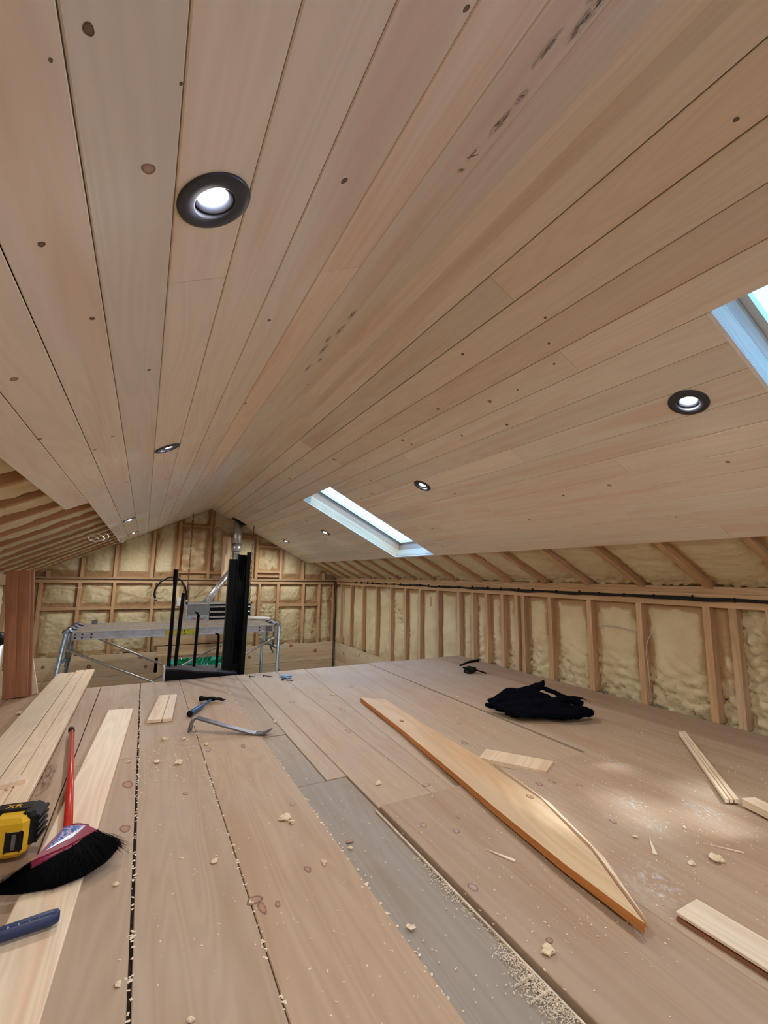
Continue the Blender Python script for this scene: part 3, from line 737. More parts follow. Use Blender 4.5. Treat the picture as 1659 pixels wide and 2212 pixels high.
fboard(1.885, 2.29, 1.905, 2.21, YF, YE, z=.004, tint=(.94, .92, .90), gap=.0025)
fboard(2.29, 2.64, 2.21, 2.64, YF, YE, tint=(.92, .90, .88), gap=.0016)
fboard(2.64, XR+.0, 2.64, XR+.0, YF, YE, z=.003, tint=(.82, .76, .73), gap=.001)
# paler patch board end beside the moulding strip and the worn tongue edge of the raised sheet
fm.frame_box((.7725, -3.1, -.001), EY, EZ, EX, 4.58, .0045, .004, 4, .3, (1, 1, 1))
i_ = [fm.vert((x_, y_, .0108), .5, (1.06, 1.1, 1.05)) for x_, y_ in [(1.86, 1.155), (2.10, 1.13), (2.2, .93), (1.93, .99)]]
# floor knots
for x, y, a, b_, tt in [(.863, 1.313, .017, .015, 0), (.938, 1.238, .015, .014, 0), (.992, 1.301, .010, .007, 1), (.819, 1.012, .020, .017, 0), (1.429, 1.354, .022, .014, 0), (1.493, 1.349, .022, .014, 0), (1.566, 1.279, .018, .012, 0), (1.441, 1.05, .017, .013, 0), (.465, 1.288, .018, .013, 1), (.357, 1.195, .014, .009, 1), (1.007, 2.249, .03, .016, 0), (1.456, 1.854, .03, .017, 0), (1.038, 1.563, .018, .02, 0), (1.129, 2.614, .045, .018, 0), (.309, 1.234, .018, .030, 1), (.320, 1.20, .03, .012, 1), (.478, 2.277, .035, .012, 1), (.327, 2.30, .03, .016, 0), (.621, 1.355, .01, .016, 1), (.012, 1.737, .03, .022, 1), (.01, 2.073, .045, .024, 1), (.53, 1.65, .012, .012, 0), (1.62, 2.1, .02, .014, 0), (.20, 1.9, .014, .012, 0), (.9, 2.9, .03, .018, 0), (1.4, 3.1, .03, .02, 0), (-.06, 3.2, .03, .02, 1), (.86, .80, .012, .010, 1), (1.25, 1.3, .01, .008, 1)]:
    zz = .0004 + .00012*((x*37) % 5) + (ZR_ if (x > .79 and y < 1.48 and x < 1.88) else 0)
    a *= .75; b_ *= .75
    fm.disc((x, y, zz), EY, EX, a, b_, 2, 18, (1.15, 1.12, 1.35) if not tt else (1.0, .8, .75), 0, .2)
    
# big ring stain round the left knot, a dust drift and painted sun flecks on the right
fm.disc((-.275, 2.27, .0005), EY, EX, .17, .035, 3, 26, pid=.2); fm.disc((-.30, 2.1, .0005), EY, EX, .05, .03, 3, 20, pid=.6)
for x, y, a, b_ in [(1.889, 1.371, .11, .075), (1.62, 1.10, .07, .06), (1.54, .97, .06, .05), (1.78, .95, .10, .06), (1.25, .80, .12, .09)]:
    fm.disc((x, y, .0055 if x > 1.886 else ZR_+.0008), (V((.55, .83, 0))), V((.83, -.55, 0)), a, b_, 5, 26, pid=random.random())
# backing under the boards
fm.box(XL-.05, XR+.05, YF-.05, YE-.01, -.06, -.032, 1)
M_DUSTY = stain_mat('brown_water_stain', (.26, .13, .08), .40, .70, 2.2, .5)
M_TONGUE = simple('raw_board_edge', (.72, .60, .44), .8, 0, 60, .25)
floor = fm.build('floor', [M_FLOOR, M_DARK, M_KNOT, M_DUSTY, M_TONGUE, M_DUST_FLECKS], kind='structure')
for y_ in (YE-.05,):
    b = MB(); b.box(XL, XR, y_-.02, y_+.018, -.26, -.061, 0, None, (.9, .85, .8), axis=0); b.build('rim_joist', M_STUD, floor)
lf = MB(); lf.box(XL-.1, XR+.1, YF-.1, YG+.1, -2.40, -2.33, 0); lf.build('floor', [simple('pale_concrete', (.55, .52, .48), .8, 0, 3, .1)], kind='structure')

# ------------------------------------------------------------------ recessed lamps
def lens_mat():
    m, t, b = NT('lit_lens'); b.inputs['Base Color'].default_value = (1, 1, 1, 1)
    b.inputs['Emission Color'].default_value = (.93, .96, 1, 1); b.inputs['Emission Strength'].default_value = 14
    return m
M_LENS = lens_mat()
M_CUP = simple('glossy_lamp_cup', (.16, .18, .24), .22, .4)
def lamp(side, x, y, label, lit=True):
    pt, N = (rs, RN) if side == 'R' else (ls, LN)
    D = RD if side == 'R' else LD
    s_ = abs(x-XA)/CS; O = pt(s_, y, .0)
    root = thing('recessed_light', label, 'ceiling light', O, 'black recessed lights in the plank ceiling')
    A, B = EY, D
    m = MB(); m.lathe([(.0610, .0005), (.0608, .0035), (.057, .0052), (.036, .0058), (.0335, .004), (.033, -.044), (.0001, -.045)], O-O, A, B, N, 40)
    m.build('trim_ring', [M_TRIM], root)
    # tilted gimbal: axis leans toward vertical
    g = (N*.86+V((0, 0, -1))*.35+V((0, -.45 if y > 4 else 0, 0))).normalized(); ga = (A-g*A.dot(g)).normalized(); gb = g.cross(ga)
    m = MB(); m.lathe([(.0322, -.012), (.0315, -.002), (.0290, -.0015), (.0232, -.010)], N*.001, ga, gb, g, 36); cup = m.build('gimbal_cup', [M_CUP], root)
    m = MB(); m.lathe([(.0234, -.0098), (.018, -.005), (.009, -.0028), (.0001, -.0022)], N*.001, ga, gb, g, 28); m.build('lens', [M_LENS], cup)
    ld = bpy.data.lights.new('lamp_glow', 'SPOT'); ld.energy = LAMP_W*(1.5 if y > 4 else 1.0); ld.color = (1.0, .97, .93); ld.spot_size = math.radians(178); ld.spot_blend = .55; ld.shadow_soft_size = .022
    lo = bpy.data.objects.new('lamp_glow', ld); COL.objects.link(lo); lo.parent = root
    aim = (N*.7+V((0, 0, -1))*.5).normalized()
    lo.location = N*.012; lo.rotation_euler = aim.to_track_quat('-Z', 'Y').to_euler()
    return root
LLAB = ['large round black recessed light shining brightest, nearest in the left slope',
 'black recessed light in the left slope, second one back from the nearest',
 'black recessed light seen edge-on above the open rafters, third back on the left slope',
 'black recessed light in the left slope closest to the far gable',
 'black recessed light beside the nearest skylight at the right edge',
 'black recessed light to the right of the long bright skylight',
 'small black recessed light just left of the far skylight opening',
 'smallest black recessed light on the right slope near the flue pipe',
 'black recessed light in the left slope, nearer of the two behind the viewpoint',
 'black recessed light in the left slope, farther of the two behind the viewpoint',
 'black recessed light in the right slope, nearer of the two behind the viewpoint',
 'black recessed light in the right slope, farther of the two behind the viewpoint']
for (sd_, x_, y_), lb_ in zip(LAMPS, LLAB): lamp(sd_, x_, y_, lb_)

# ------------------------------------------------------------------ cables
def wavy(p0, p1, n, amp, seed, sag=0):
    p0, p1 = V(p0), V(p1); out = []
    for i in range(n+1):
        f = i/n; q = p0.lerp(p1, f)
        out.append(q+V((0, noise.noise(V((f*n*.35, seed, 0)))*amp*.3, noise.noise(V((f*n*.3, seed, 5)))*amp - sag*4*f*(1-f))))
    return out
def cable(name, paths, r, mat, label, cat='cable', seg=6):
    m = MB()
    for p in paths: m.tube(p, r, seg)
    return tag(recentre(m.build(name, [mat])), label, cat)
cab = MB()
for k, r_ in ((0, .0085), (1, .0065), (2, .0045)):
    cab.tube(wavy((XR-.013, -.5, ZP+.006*(k-1)), (XR-.013, 5.1+.7*k, ZP+.003*(k-1)), 80, .012, 3+k), r_, 6)
cab.tube(wavy((XR-.012, 5.0, ZP), (XR-.012, YG-.03, ZP), 20, .006, 9), .004, 6)
TIES = []
rnd = random.Random(5)
for i in range(34):
    y_ = -.3+i*.205+rnd.uniform(-.03, .03); st = MB(); TIES.append(st); st.box(XR-.024, XR-.004, y_-.0015, y_+.0015, ZP-.012, ZP+.012+rnd.uniform(0, .008), 0)
co = thing('black_cable', 'thick black cable bundle running along the top plate of the right knee wall', 'cable', (XR-.013, 3.4, ZP))
adopt([cab.build('cable_run', [M_BLACKP])]+[q.build('cable_tie', [M_BLACKP]) for q in TIES], co)
cable('black_cable', [wavy((XL+.05, YG-.012, ZP+.006), (XR-.02, YG-.012, ZP-.002), 40, .006, 21)], .0048, M_BLACKP, 'thin black cable running level across the far gable wall')
cable('black_cable', [[(2.932, YG-.012, .70), (2.931, YG-.012, .3), (2.933, YG-.012, -.1), (2.935, YG-.02, -.72)]], .006, M_BLACKP, 'black cable dropping down the far right corner, left of the pair')
cable('black_cable', [[(2.957, YG-.022, .70), (2.955, YG-.022, .25), (2.955, YG-.02, -.2), (2.952, YG-.022, -.72)]], .005, M_BLACKP, 'black cable dropping down the far right corner, right of the pair')
cable('grey_wire', [[(XR+.02, 2.226, .464), (XR+.0, 2.2, .476), (XR-.003, 2.12, .483), (XR-.002, 2.02, .480), (XR+.004, 1.95, .468), (XR+.02, 1.905, .452)]], .0028, M_WIRE, 'short grey wire crossing one foam bay of the right wall', 'wire')
gw = MB(); gw.tube([(XR+.012, 1.79, .462), (XR-.004, 1.815, .452), (XR-.012, 1.832, .40), (XR-.012, 1.845, .33), (XR-.010, 1.838, .25), (XR-.014, 1.832, .15), (XR-.016, 1.828, .02)], .0028, 6)
KN = []
for p in ((XR-.012, 1.845, .33), (XR-.016, 1.829, .04), (XR-.002, 1.808, .458)): tie = MB(); tie.blob(p, .006, (1, 1, .7), .2, 4); KN.append(tie.build('knot', [M_WIRE]))
wo_ = thing('grey_wire', 'grey wire hanging down to the floor on the right wall foam', 'wire', (XR-.012, 1.83, 0.02)); adopt([gw.build('wire', [M_WIRE])]+KN, wo_)
def loop_pts(c, r, n=16, turns=1.2, ax=(EY, EZ)):
    return [V(c)+ax[0]*r*math.cos(2*math.pi*turns*i/n)+ax[1]*r*.5*math.sin(2*math.pi*turns*i/n)+V((.05*i/n, 0, .02*i/n)) for i in range(n+1)]
cable('white_wire', [loop_pts((-.42, 4.7, 1.10), .07, ax=(EX, EZ)), loop_pts((-.44, 4.78, 1.09), .05, ax=(EX, EZ))], .0025, M_WIREW, 'loops of pale wire dangling beside the left ceiling board edge', 'wire')
cable('white_wire', [loop_pts((-.36, 6.3, 1.17), .06, ax=(EX, EZ))], .003, M_WIREW, 'small loop of pale wire at the last rafter by the gable', 'wire')
cable('white_wire', [wavy((2.76, YG-.01, .55), (2.83, YG-.01, -.2), 12, .01, 2)], .003, M_WIREW, 'pale wire hanging in the narrow foam bay by the far right corner', 'wire')
cable('white_wire', [wavy((XR-.012, 6.95, .55), (XR-.012, 6.9, -.2), 12, .01, 7)], .003, M_WIREW, 'pale wire hanging on the right wall just past the far corner', 'wire')
cable('white_wire', [[(-.72, YG-.01, .60), (-.8, YG-.012, .59), (-1.0, YG-.01, .62), (-1.1, YG-.01, .60)], ], .0028, M_WIREW, 'pale wire strung level under the gable plate at the far left', 'wire')

# ------------------------------------------------------------------ scaffold
PY0, PY1, PZ = 5.60, 6.46, .196
sc = thing('scaffold_tower', 'blue-grey tubular steel scaffold standing beyond the loft edge', 'scaffold', (.43, 6.03, -2.33))
parts = []
for nm, x_, x2 in (('a', -.655, -.93), ('b', 1.535, 1.535)):
    m = MB(); r = .020
    for y_ in (PY0+.02, PY1):
        m.tube([(x_, y_, PZ-.02), (x2, y_, -2.32)], r, 12)
    m.tube([(x_, PY0+.02, PZ-.01), (x_, PY1, PZ-.01)], r*.95, 12); m.tube([(x_, PY0+.02, -.10), (x_, PY1, -.10)], r*.8, 10)
    xi = x_
    m.tube([(xi, PY0+.25, PZ-.02), (xi, PY0+.25, -.10)], .014, 8); m.tube([(xi, PY0+.62, PZ-.02), (xi, PY0+.62, -.10)], .014, 8)
    m.tube([(xi, PY0+.62, -.02), (xi, PY0+.25, -.18)], .012, 8)
    m.tube([(x_, PY0+.02, -1.2), (x_, PY1, -1.2)], r*.8, 10)
    parts.append(m.build('end_frame', [M_GALVB]))
for y_, a, c_ in ((PY0, (-.64, .02), (1.52, -1.0)), (PY0-.012, (1.52, .055), (-.64, -1.0)), (PY1, (-.64, .12), (1.52, -.95)), (PY1+.012, (1.52, .12), (-.64, -.95))):
    m = MB(); m.tube([(a[0], y_, a[1]), (c_[0], y_, c_[1])], .0125, 8); parts.append(m.build('cross_brace', [M_GALV]))
adopt(parts, sc)
def walk_plank(y0, y1, label, mark, x0=-.60, x1=1.47):
    t = thing('scaffold_plank', label, 'plank', ((x0+x1)/2, (y0+y1)/2, PZ-.09), 'aluminium planks on the scaffold')
    ps = []
    for ya, yb in ((y0, y0+.006), (y1-.006, y1)):
        m = MB(); m.box(x0, x1, ya, yb, PZ-.085, PZ); m.box(x0, x1, ya-(.008 if ya == y0 else -.006), yb+(.008 if ya != y0 else -.006), PZ-.085, PZ-.076)
        m.box(x0, x1, ya-(.006 if ya == y0 else -.006), yb+(.006 if ya != y0 else -.006), PZ-.012, PZ)
        ps.append(m.build('side_rail', [M_ALU]))
    m = MB(); m.box(x0+.02, x1-.02, y0+.007, y1-.007, PZ-.018, PZ-.003, 0); ps.append(m.build('deck', [M_PLY]))
    for xx, sg in ((x0, -1), (x1, 1)):
        for yy in (y0+.07, y1-.07):
            m = MB(); m.tube([(xx-sg*.03, yy, PZ-.02), (xx+sg*.02, yy, PZ-.005), (xx+sg*.05, yy, PZ+.012), (xx+sg*.075, yy, PZ+.004), (xx+sg*.082, yy, PZ-.022)], .010, 8, flat=1.6)
            ps.append(m.build('hook', [M_STEEL]))
    if mark:
        m = MB(); m.box(.26, .60, y0-.0105, y0-.0065, PZ-.074, PZ-.014); ps.append(m.build('yellow_mark', [M_YEL], label='yellow paint stripe'))
        for xx in (x0+.03, x0+.09, x0+.17, .45, x1-.18):
            for zz in (PZ-.03, PZ-.062): m = MB(); m.tube([(xx, y0-.014, zz), (xx, y0+.002, zz)], .008, 10); ps.append(m.build('rivet', [M_BLACKP], label='black plug'))
        m = MB(); m.box(x1-.10, x1-.03, y0-.012, y0-.004, PZ-.075, PZ-.02); ps.append(m.build('latch_plate', [M_STEEL]))
    adopt(ps, t); return t
walk_plank(PY0, PY0+.40, 'aluminium scaffold plank with a yellow mark, in front nearest the loft', True)
walk_plank(PY0+.43, PY0+.83, 'aluminium scaffold plank with a dark deck, the rear one nearest the gable', False, -.585, 1.46)
m = MB(); m.tube([(1.30, 6.30, PZ+.025), (1.55, 6.12, PZ+.020)], .022, 12)
tag(recentre(m.build('plastic_tube', [M_WHITE])), 'short white tube lying on the right end of the scaffold planks', 'tube')
m = MB(); m.box(-.50, -.44, 6.34, 6.352, PZ, PZ+.05); tag(recentre(m.build('metal_bracket', [M_STEEL])), 'small grey bracket sticking up at the left end of the scaffold planks', 'bracket')

# ------------------------------------------------------------------ unit heater, chains, flue, hose
HX0, HX1, HY0, HY1, HZ0, HZ1 = .530, 1.40, 6.60, 6.98, .150, .412
h = thing('unit_heater', 'grey metal unit heater with stickers hanging behind the scaffold planks', 'heater', ((HX0+HX1)/2, 6.79, HZ0))
ps = []
m = MB(); m.box(HX0, HX1, HY0+.02, HY1, HZ0, HZ1, 0)
m.box(HX0, HX0+.02, HY0-.004, HY0+.02, HZ0, HZ1, 0); m.box(HX0, HX1, HY0-.004, HY0+.02, HZ1-.02, HZ1, 0); m.box(HX1-.02, HX1, HY0-.004, HY0+.02, HZ0, HZ1, 0); m.box(HX0, HX1, HY0-.004, HY0+.02, HZ0, HZ0+.015, 0)
ps.append(m.build('cabinet', [M_GALV]))
m = MB(); m.box(HX0+.022, .83, HY0+.004, HY0+.021, HZ0+.016, HZ1-.022); ps.append(m.build('access_panel', [M_GREYP], label='dark grey panel'))
m = MB(); m.box(.832, HX1-.022, HY0+.015, HY0+.0205, HZ0+.016, HZ1-.022); ps.append(m.build('grille_opening', [M_BLACK], label='black opening'))
for z_, sl in ((.345, .03), (.275, .03), (.205, .03)):
    m = MB(); m.frame_box((.835, HY0-.004, z_), EX, V((0, .6, .8)), V((0, -.8, .6)), HX1-.86, .026, .004); ps.append(m.build('louvre', [M_ALU]))
m = MB(); m.box(HX0+.024, .828, HY0+.0005, HY0+.0035, HZ0+.017, HZ0+.095); sp = m.build('sticker', [M_GREYL], label='pale sticker with blue writing'); ps.append(sp)
def text_obj(body, size, mat, mw, name='lettering'):
    c = bpy.data.curves.new(name, 'FONT'); c.body = body; c.size = size; c.extrude = .0004; c.align_x = 'CENTER'; c.align_y = 'CENTER'
    o = bpy.data.objects.new(name, c); COL.objects.link(o)
    dg = bpy.context.evaluated_depsgraph_get(); me = bpy.data.meshes.new_from_object(o.evaluated_get(dg))
    bpy.data.objects.remove(o); bpy.data.curves.remove(c)
    n = bpy.data.objects.new(name, me); COL.objects.link(n); me.materials.clear(); me.materials.append(mat); me.transform(mw); return n
for bx in (.615, .765):      # illegible slanted blue print on the sticker
    m = MB(); a_ = V((.77, 0, .64)); b_ = V((-.64, 0, .77)); hgt = [.020, .016, .020, .018, .020]
    for k_ in range(5):
        p_ = V((bx, HY0-.0005, HZ0+.050))+a_*(.011*(k_-2))
        m.frame_box(p_-b_*hgt[k_]*.5, b_, a_, EY, hgt[k_], .003, .0008); m.frame_box(p_+b_*hgt[k_]*(.45 if k_ % 2 else -.5), a_, b_, EY, .0085, .003, .0008)
        if k_ % 2 == 0: m.frame_box(p_, a_, b_, EY, .0085, .003, .0008)
    m.build('blue_print', [M_BLUEI], sp, label='slanted blue print')
for bx in (.645, .735): m = MB(); m.disc((bx, HY0-.002, HZ0+.05), EX, EZ, .012, .012, 0, 14); m.build('red_dot', [M_REDI], sp, label='red printed dot')
adopt(ps, h)
def chain(x, y, z0, z1, label):
    n = int((z1-z0)/.034); m = MB()
    for i in range(n):
        zc = z0+(i+.5)*(z1-z0)/n; a = EX if i % 2 else EY
        pts = [V((x, y, zc))+a*.0085*math.cos(t_*math.pi/5)+EZ*.021*math.sin(t_*math.pi/5) for t_ in range(11)]
        m.tube(pts, .0042, 5, cap=False)
    return tag(recentre(m.build('chain', [M_STEEL if False else M_RUSTC])), label, 'chain')
M_RUSTC = simple('dark_rusty_chain', (.10, .055, .04), .55, .5)
zc1 = zr(.50)
chain(.545, 6.75, .44, zr(.545)-.002, 'rusty chain hanging from the ceiling to the left end of the heater')
chain(1.39, 6.75, .16, zr(1.39)-.002, 'rusty chain hanging right of the tall black steel profile')
chain(.50, 6.72, .30, .62, 'short loose chain end hanging beside the white box')
fl = thing('flue_pipe', 'galvanised flue pipe rising from the heater up through the ceiling boards', 'pipe', (.8, 6.8, .412))
ps = []
m = MB(); m.tube([(.79, 6.80, .40), (1.19, 7.06, .90)], .045, 20); ps.append(m.build('slanted_pipe', [M_GALV]))
m = MB(); m.tube([(1.20, 7.07, .88), (1.215, 7.08, 1.0), (1.215, 7.08, 1.16)], .056, 20)
for z_ in (.98, 1.03, 1.08, 1.13, 1.17): m.tube([(1.215, 7.08, z_-.006), (1.215, 7.08, z_+.006)], .060, 20)
ps.append(m.build('elbow', [M_GALV]))
m = MB(); m.tube([(1.218, 7.08, 1.16), (1.222, 7.08, 1.66)], .066, 22); m.tube([(1.218, 7.08, 1.15), (1.218, 7.08, 1.27)], .070, 22); ps.append(m.build('vertical_pipe', [M_GALV]))
m = MB(); m.frame_box(rs((1.13-XA)/CS, 6.98, .004), EY, RD, -RN, .2, .22, .004); ps.append(m.build('collar', [M_BLACK]))
adopt(ps, fl)
m = MB(); m.tube([(.155, 6.62, .47), (.135, 6.62, .52), (.145, 6.62, .60), (.20, 6.62, .69), (.285, 6.62, .745), (.37, 6.62, .752), (.45, 6.62, .705), (.505, 6.63, .62), (.525, 6.65, .52), (.535, 6.66, .42)], .0125, 10)
ho = thing('gas_hose', 'black flexible hose arching up from the heater over to the left', 'hose', (.33, 6.62, .42)); e = MB(); e.tube([(.158, 6.62, .475), (.160, 6.62, .44)], .016, 10); e2 = MB(); e2.tube([(.535, 6.66, .40), (.535, 6.66, .45)], .016, 10)
adopt([m.build('hose', [M_BLACKP]), e.build('fitting', [M_STEEL]), e2.build('fitting', [M_STEEL])], ho)
m = MB(); m.frame_box((.455, 7.245, .33), EX, EZ, EY, .06, .12, .045); tag(recentre(m.build('junction_box', [M_WHITE])), 'small white electrical box on the gable left of the heater', 'electrical box')

# ------------------------------------------------------------------ spiral stair parts
sx = thing('stair_landing', 'black steel stair landing with upright bars at the loft edge', 'stairs', (.45, 3.95, -.1))
ps = []
m = MB()
A_, B_, C_, D_ = V((.198, 3.85, .088)), V((.735, 3.87, .006)), V((.725, 4.247, .012)), V((.200, 3.99, .085))
top = [m.vert(p, .5) for p in (A_, B_, C_, D_)]; bot = [m.vert(p-EZ*.012, .5) for p in (A_, B_, C_, D_)]
m.face(top, None, 0); m.face(bot[::-1], None, 0)
for i in range(4): j = (i+1) % 4; m.face([top[i], bot[i], bot[j], top[j]], None, 0)
M_TREAD = simple('dusty_black_plate', (.06, .065, .08), .5, .2, 9, .75)
ps.append(m.build('tread_plate', [M_TREAD]))
m = MB(); f0 = [m.vert(p, .5) for p in (A_, B_, V((.735, 3.87, -.12)), V((.198, 3.85, -.12)))]; m.face(f0[::-1], None, 0)
f1 = [m.vert(p+EY*.008, .5) for p in (A_, B_, V((.735, 3.87, -.12)), V((.198, 3.85, -.12)))]; m.face(f1, None, 0)
for i in range(4): j = (i+1) % 4; m.face([f0[i], f0[j], f1[j], f1[i]], None, 0)
ps.append(m.build('front_flange', [M_BLACK]))
m = MB(); m.box(.188, .200, 3.845, 3.99, -.12, .092); ps.append(m.build('end_flange', [M_ALU], label='bare grey steel end'))
def bar(p0, p1, w_, hook=0, flare=0):
    m = MB(); p0, p1 = V(p0), V(p1); d = (p1-p0).normalized()
    rr = [w_]*2; pts = [p0, p1]
    if flare: pts = [p0, p0.lerp(p1, .84), p0.lerp(p1, .90), p1]; rr = [w_, w_*.92, w_*1.25, w_*1.3]
    if hook: pts = [p0, p1, p1+V((-.008, 0, .014)), p1+V((-.03, 0, .024))]; rr = [w_, w_, w_*.8, w_*.4]
    m.tube(pts, rr, 8, smooth=False); return m.build('upright_bar', [M_BLACK])
ps.append(bar((.228, 4.0, .02), (.226, 4.0, .835), .0145, flare=1)); ps.append(bar((.275, 4.02, .02), (.296, 4.02, .645), .0145))
ps.append(bar((.418, 4.04, .02), (.424, 4.04, .465), .012, hook=1)); ps.append(bar((.596, 4.06, .0), (.598, 4.06, .285), .011, hook=1))
adopt(ps, sx)
cl = thing('steel_profile_stack', 'tall stack of black fluted steel profiles standing upright at the loft edge', 'steel profile', (.72, 4.3, -2.3))
ps = []
# left dark profile
m = MB(); o0 = V((.632, 4.0, .93)); 
def slab(m, x0t, x1t, x0b, x1b, y0, y1, zt, zb):
    t_ = [m.vert((x0t, y0, zt)), m.vert((x1t, y0, zt)), m.vert((x1t, y1, zt)), m.vert((x0t, y1, zt))]
    b_ = [m.vert((x0b, y0, zb)), m.vert((x1b, y0, zb)), m.vert((x1b, y1, zb)), m.vert((x0b, y1, zb))]
    m.face(t_, None, 0); m.face(b_[::-1], None, 0)
    for i in range(4): j = (i+1) % 4; m.face([t_[i], b_[i], b_[j], t_[j]], None, 0)
slab(m, .634, .712, .615, .705, 3.97, 4.03, .932, -2.3); ps.append(m.build('profile', [M_BLACK]))
m = MB()
slab(m, .697, .706, .690, .699, 3.955, 4.03, .978, -.0); slab(m, .697, .806, .700, .80, 4.0, 4.03, .972, -2.3)
slab(m, .772, .806, .768, .803, 3.952, 3.965, .995, -2.3); slab(m, .798, .806, .795, .803, 3.95, 4.03, .995, -2.3)
for x_, rr in ((.722, .007), (.742, .006), (.758, .005)):
    m.tube([(x_, 3.99, .968), (x_-.002, 3.99, .06)], rr, 8)
ps.append(m.build('profile', [M_BLACK]))
adopt(ps, cl)

# ------------------------------------------------------------------ left: standing cedar boards etc.
c1 = MB()
def tilted_board(mb, xb, xt, w_, y, zt, th, mat=0, pid=.5, tint=(1, 1, 1), groove=True):
    b0 = V((xb, y, .001)); t0 = V((xt, y, zt)); A = (t0-b0).normalized(); L = (t0-b0).length; B = V((A.z, 0, -A.x))
    if groove:
        mb.frame_box(b0, A, B, EY, L, w_*.485, th, mat, pid, tint, ch=.003); mb.frame_box(b0+B*(w_*.515), A, B, EY, L, w_*.485, th, mat, pid, tint, ch=.003)
        mb.frame_box(b0+B*(w_*.47)+EY*.002, A, B, EY, L, w_*.06, th-.002, mat, pid, tint)
    else: mb.frame_box(b0, A, B, EY, L, w_, th, mat, pid, tint, ch=.002)
tilted_board(c1, -.723, -.790, .128, 3.70, .800, .019)
tag(recentre(c1.build('cedar_board', [M_CEDAR])), 'reddish-brown grooved board standing upright at the left edge of the loft', 'board')
c1 = MB(); tilted_board(c1, -.712, -.779, .132, 3.724, .797, .019, groove=False, pid=.8)
tag(recentre(c1.build('cedar_board', [M_CEDAR])), 'second reddish board standing hidden just behind the upright grooved one', 'board')
c1 = MB(); c1.prism([(-.64, .001), (-.555, .001), (-.61, .25), (-.70, .30)], (0, 3.78, 0), EX, EZ, EY, .02)
tag(recentre(c1.build('pine_offcut', [M_PINE])), 'pale pine offcut leaning behind the foot of the reddish boards', 'board')
m = MB(); m.tube([(-.90, 4.2, -2.3), (-.90, 4.2, .28)], .045, 16)
p2 = MB(); p2.tube([(-.90, 4.2, .28), (-.90, 4.2, .36)], .048, 16); p3 = MB(); p3.tube([(-.90, 4.2, .09), (-.90, 4.2, .10)], .047, 16)
rp_ = thing('metal_pipe', 'bright metal pipe with a black cap at the far left edge', 'pipe', (-.90, 4.2, -2.3)); adopt([m.build('pipe', [M_ALU]), p2.build('cap', [M_BLACKP]), p3.build('band', [M_BLACKP])], rp_)

# ------------------------------------------------------------------ lumber lying on the left of the floor
def lying(name, mats, corners, z0, th, label, groove=(), pid=None, tint=(1, 1, 1), zf=None, cat='board', edge=None, sink=.0):
    """corners: near-left, near-right, far-right, far-left (x,y); zf = height of the underside at the far end"""
    m = MB(); pid = random.random() if pid is None else pid
    nl, nr, fr, fl_ = [V((c[0], c[1], 0)) for c in corners]
    cuts_ = [0]+[g for g in groove]+[1]; L = (fl_-nl).length; Wd = (nr-nl).length
    zf = z0 if zf is None else zf; n = 8 if zf != z0 else 1
    for k in range(len(cuts_)-1):
        a, b_ = cuts_[k], cuts_[k+1]; g = .0018
        prev = None
        for i in range(n+1):
            f = i/n; l = nl.lerp(fl_, f); r = nr.lerp(fr, f)
            pa = l.lerp(r, a); pb = l.lerp(r, b_); e = (pb-pa).normalized()*g; z = z0+(zf-z0)*f
            Wl = (pb-pa).length
            sec = [(pa+(e if a > 0 else e*0), z), (pa+(e if a > 0 else e*0), z+th-g), (pa+e*1.6, z+th), (pb-e*1.6, z+th), (pb-(e if b_ < 1 else e*0), z+th-g), (pb-(e if b_ < 1 else e*0), z)]
            ring = [m.vert((p.x, p.y, zz), pid, tint) for p, zz in sec]
            v0 = a*Wd; vs = [v0, v0+th, v0+th+g, v0+th+Wl, v0+th+Wl+g, v0+2*th+Wl]
            if prev:
                for q in range(5):
                    m.face([prev[q], ring[q], ring[q+1], prev[q+1]], [(pu, vs[q]), (f*L, vs[q]), (f*L, vs[q+1]), (pu, vs[q+1])], (1 if edge is not None and q in (0, 1, 3, 4) else 0))
                m.face([prev[0], prev[5], ring[5], ring[0]], [(pu, 0), (pu, Wl), (f*L, Wl), (f*L, 0)], 0)
            else: m.face(ring, [(0, v_) for v_ in vs], 0)
            prev = ring; pu = f*L
        m.face(ring[::-1], [(L, v_) for v_ in vs], 0)
    if groove:   # thin web joining the two faces at each groove
        for a in groove:
            p0 = nl.lerp(nr, a); p1 = fl_.lerp(fr, a); d = (p1-p0).normalized(); s_ = V((d.y, -d.x, 0))
            i0 = [m.vert((q.x+s_.x*o, q.y+s_.y*o, z_+th-.004), pid, (.6, .5, .45)) for q, z_, o in ((p0, z0, -.004), (p0, z0, .004), (p1, zf, .004), (p1, zf, -.004))]
            m.face(i0, None, 0)
    o = m.build(name, mats); return tag(recentre(o), label, cat)
lying('pine_plank', [M_PINE], [(-.540, 1.70), (-.418, 1.70), (-.412, 4.27), (-.519, 4.25)], .018, .018, 'pale pine plank on the floor at far left, jutting past the loft edge', (), .15)
lying('pine_plank', [M_PINE], [(-.413, 1.815), (-.288, 1.80), (-.286, 4.33), (-.409, 4.335)], .018, .018, 'pale pine plank with a centre groove, beside the leftmost plank', (.48,), .35)
lying('pine_plank', [M_PINE], [(-.545, 1.75), (-.424, 1.75), (-.422, 3.95), (-.53, 3.95)], .0005, .017, 'pine plank lying underneath the leftmost grooveless plank', (), .85, (.9, .85, .8))
lying('pine_plank', [M_PINE], [(-.418, 1.85), (-.300, 1.84), (-.296, 4.0), (-.416, 4.0)], .0005, .017, 'pine plank lying underneath the grooved plank on the left', (), .95, (.9, .85, .8))
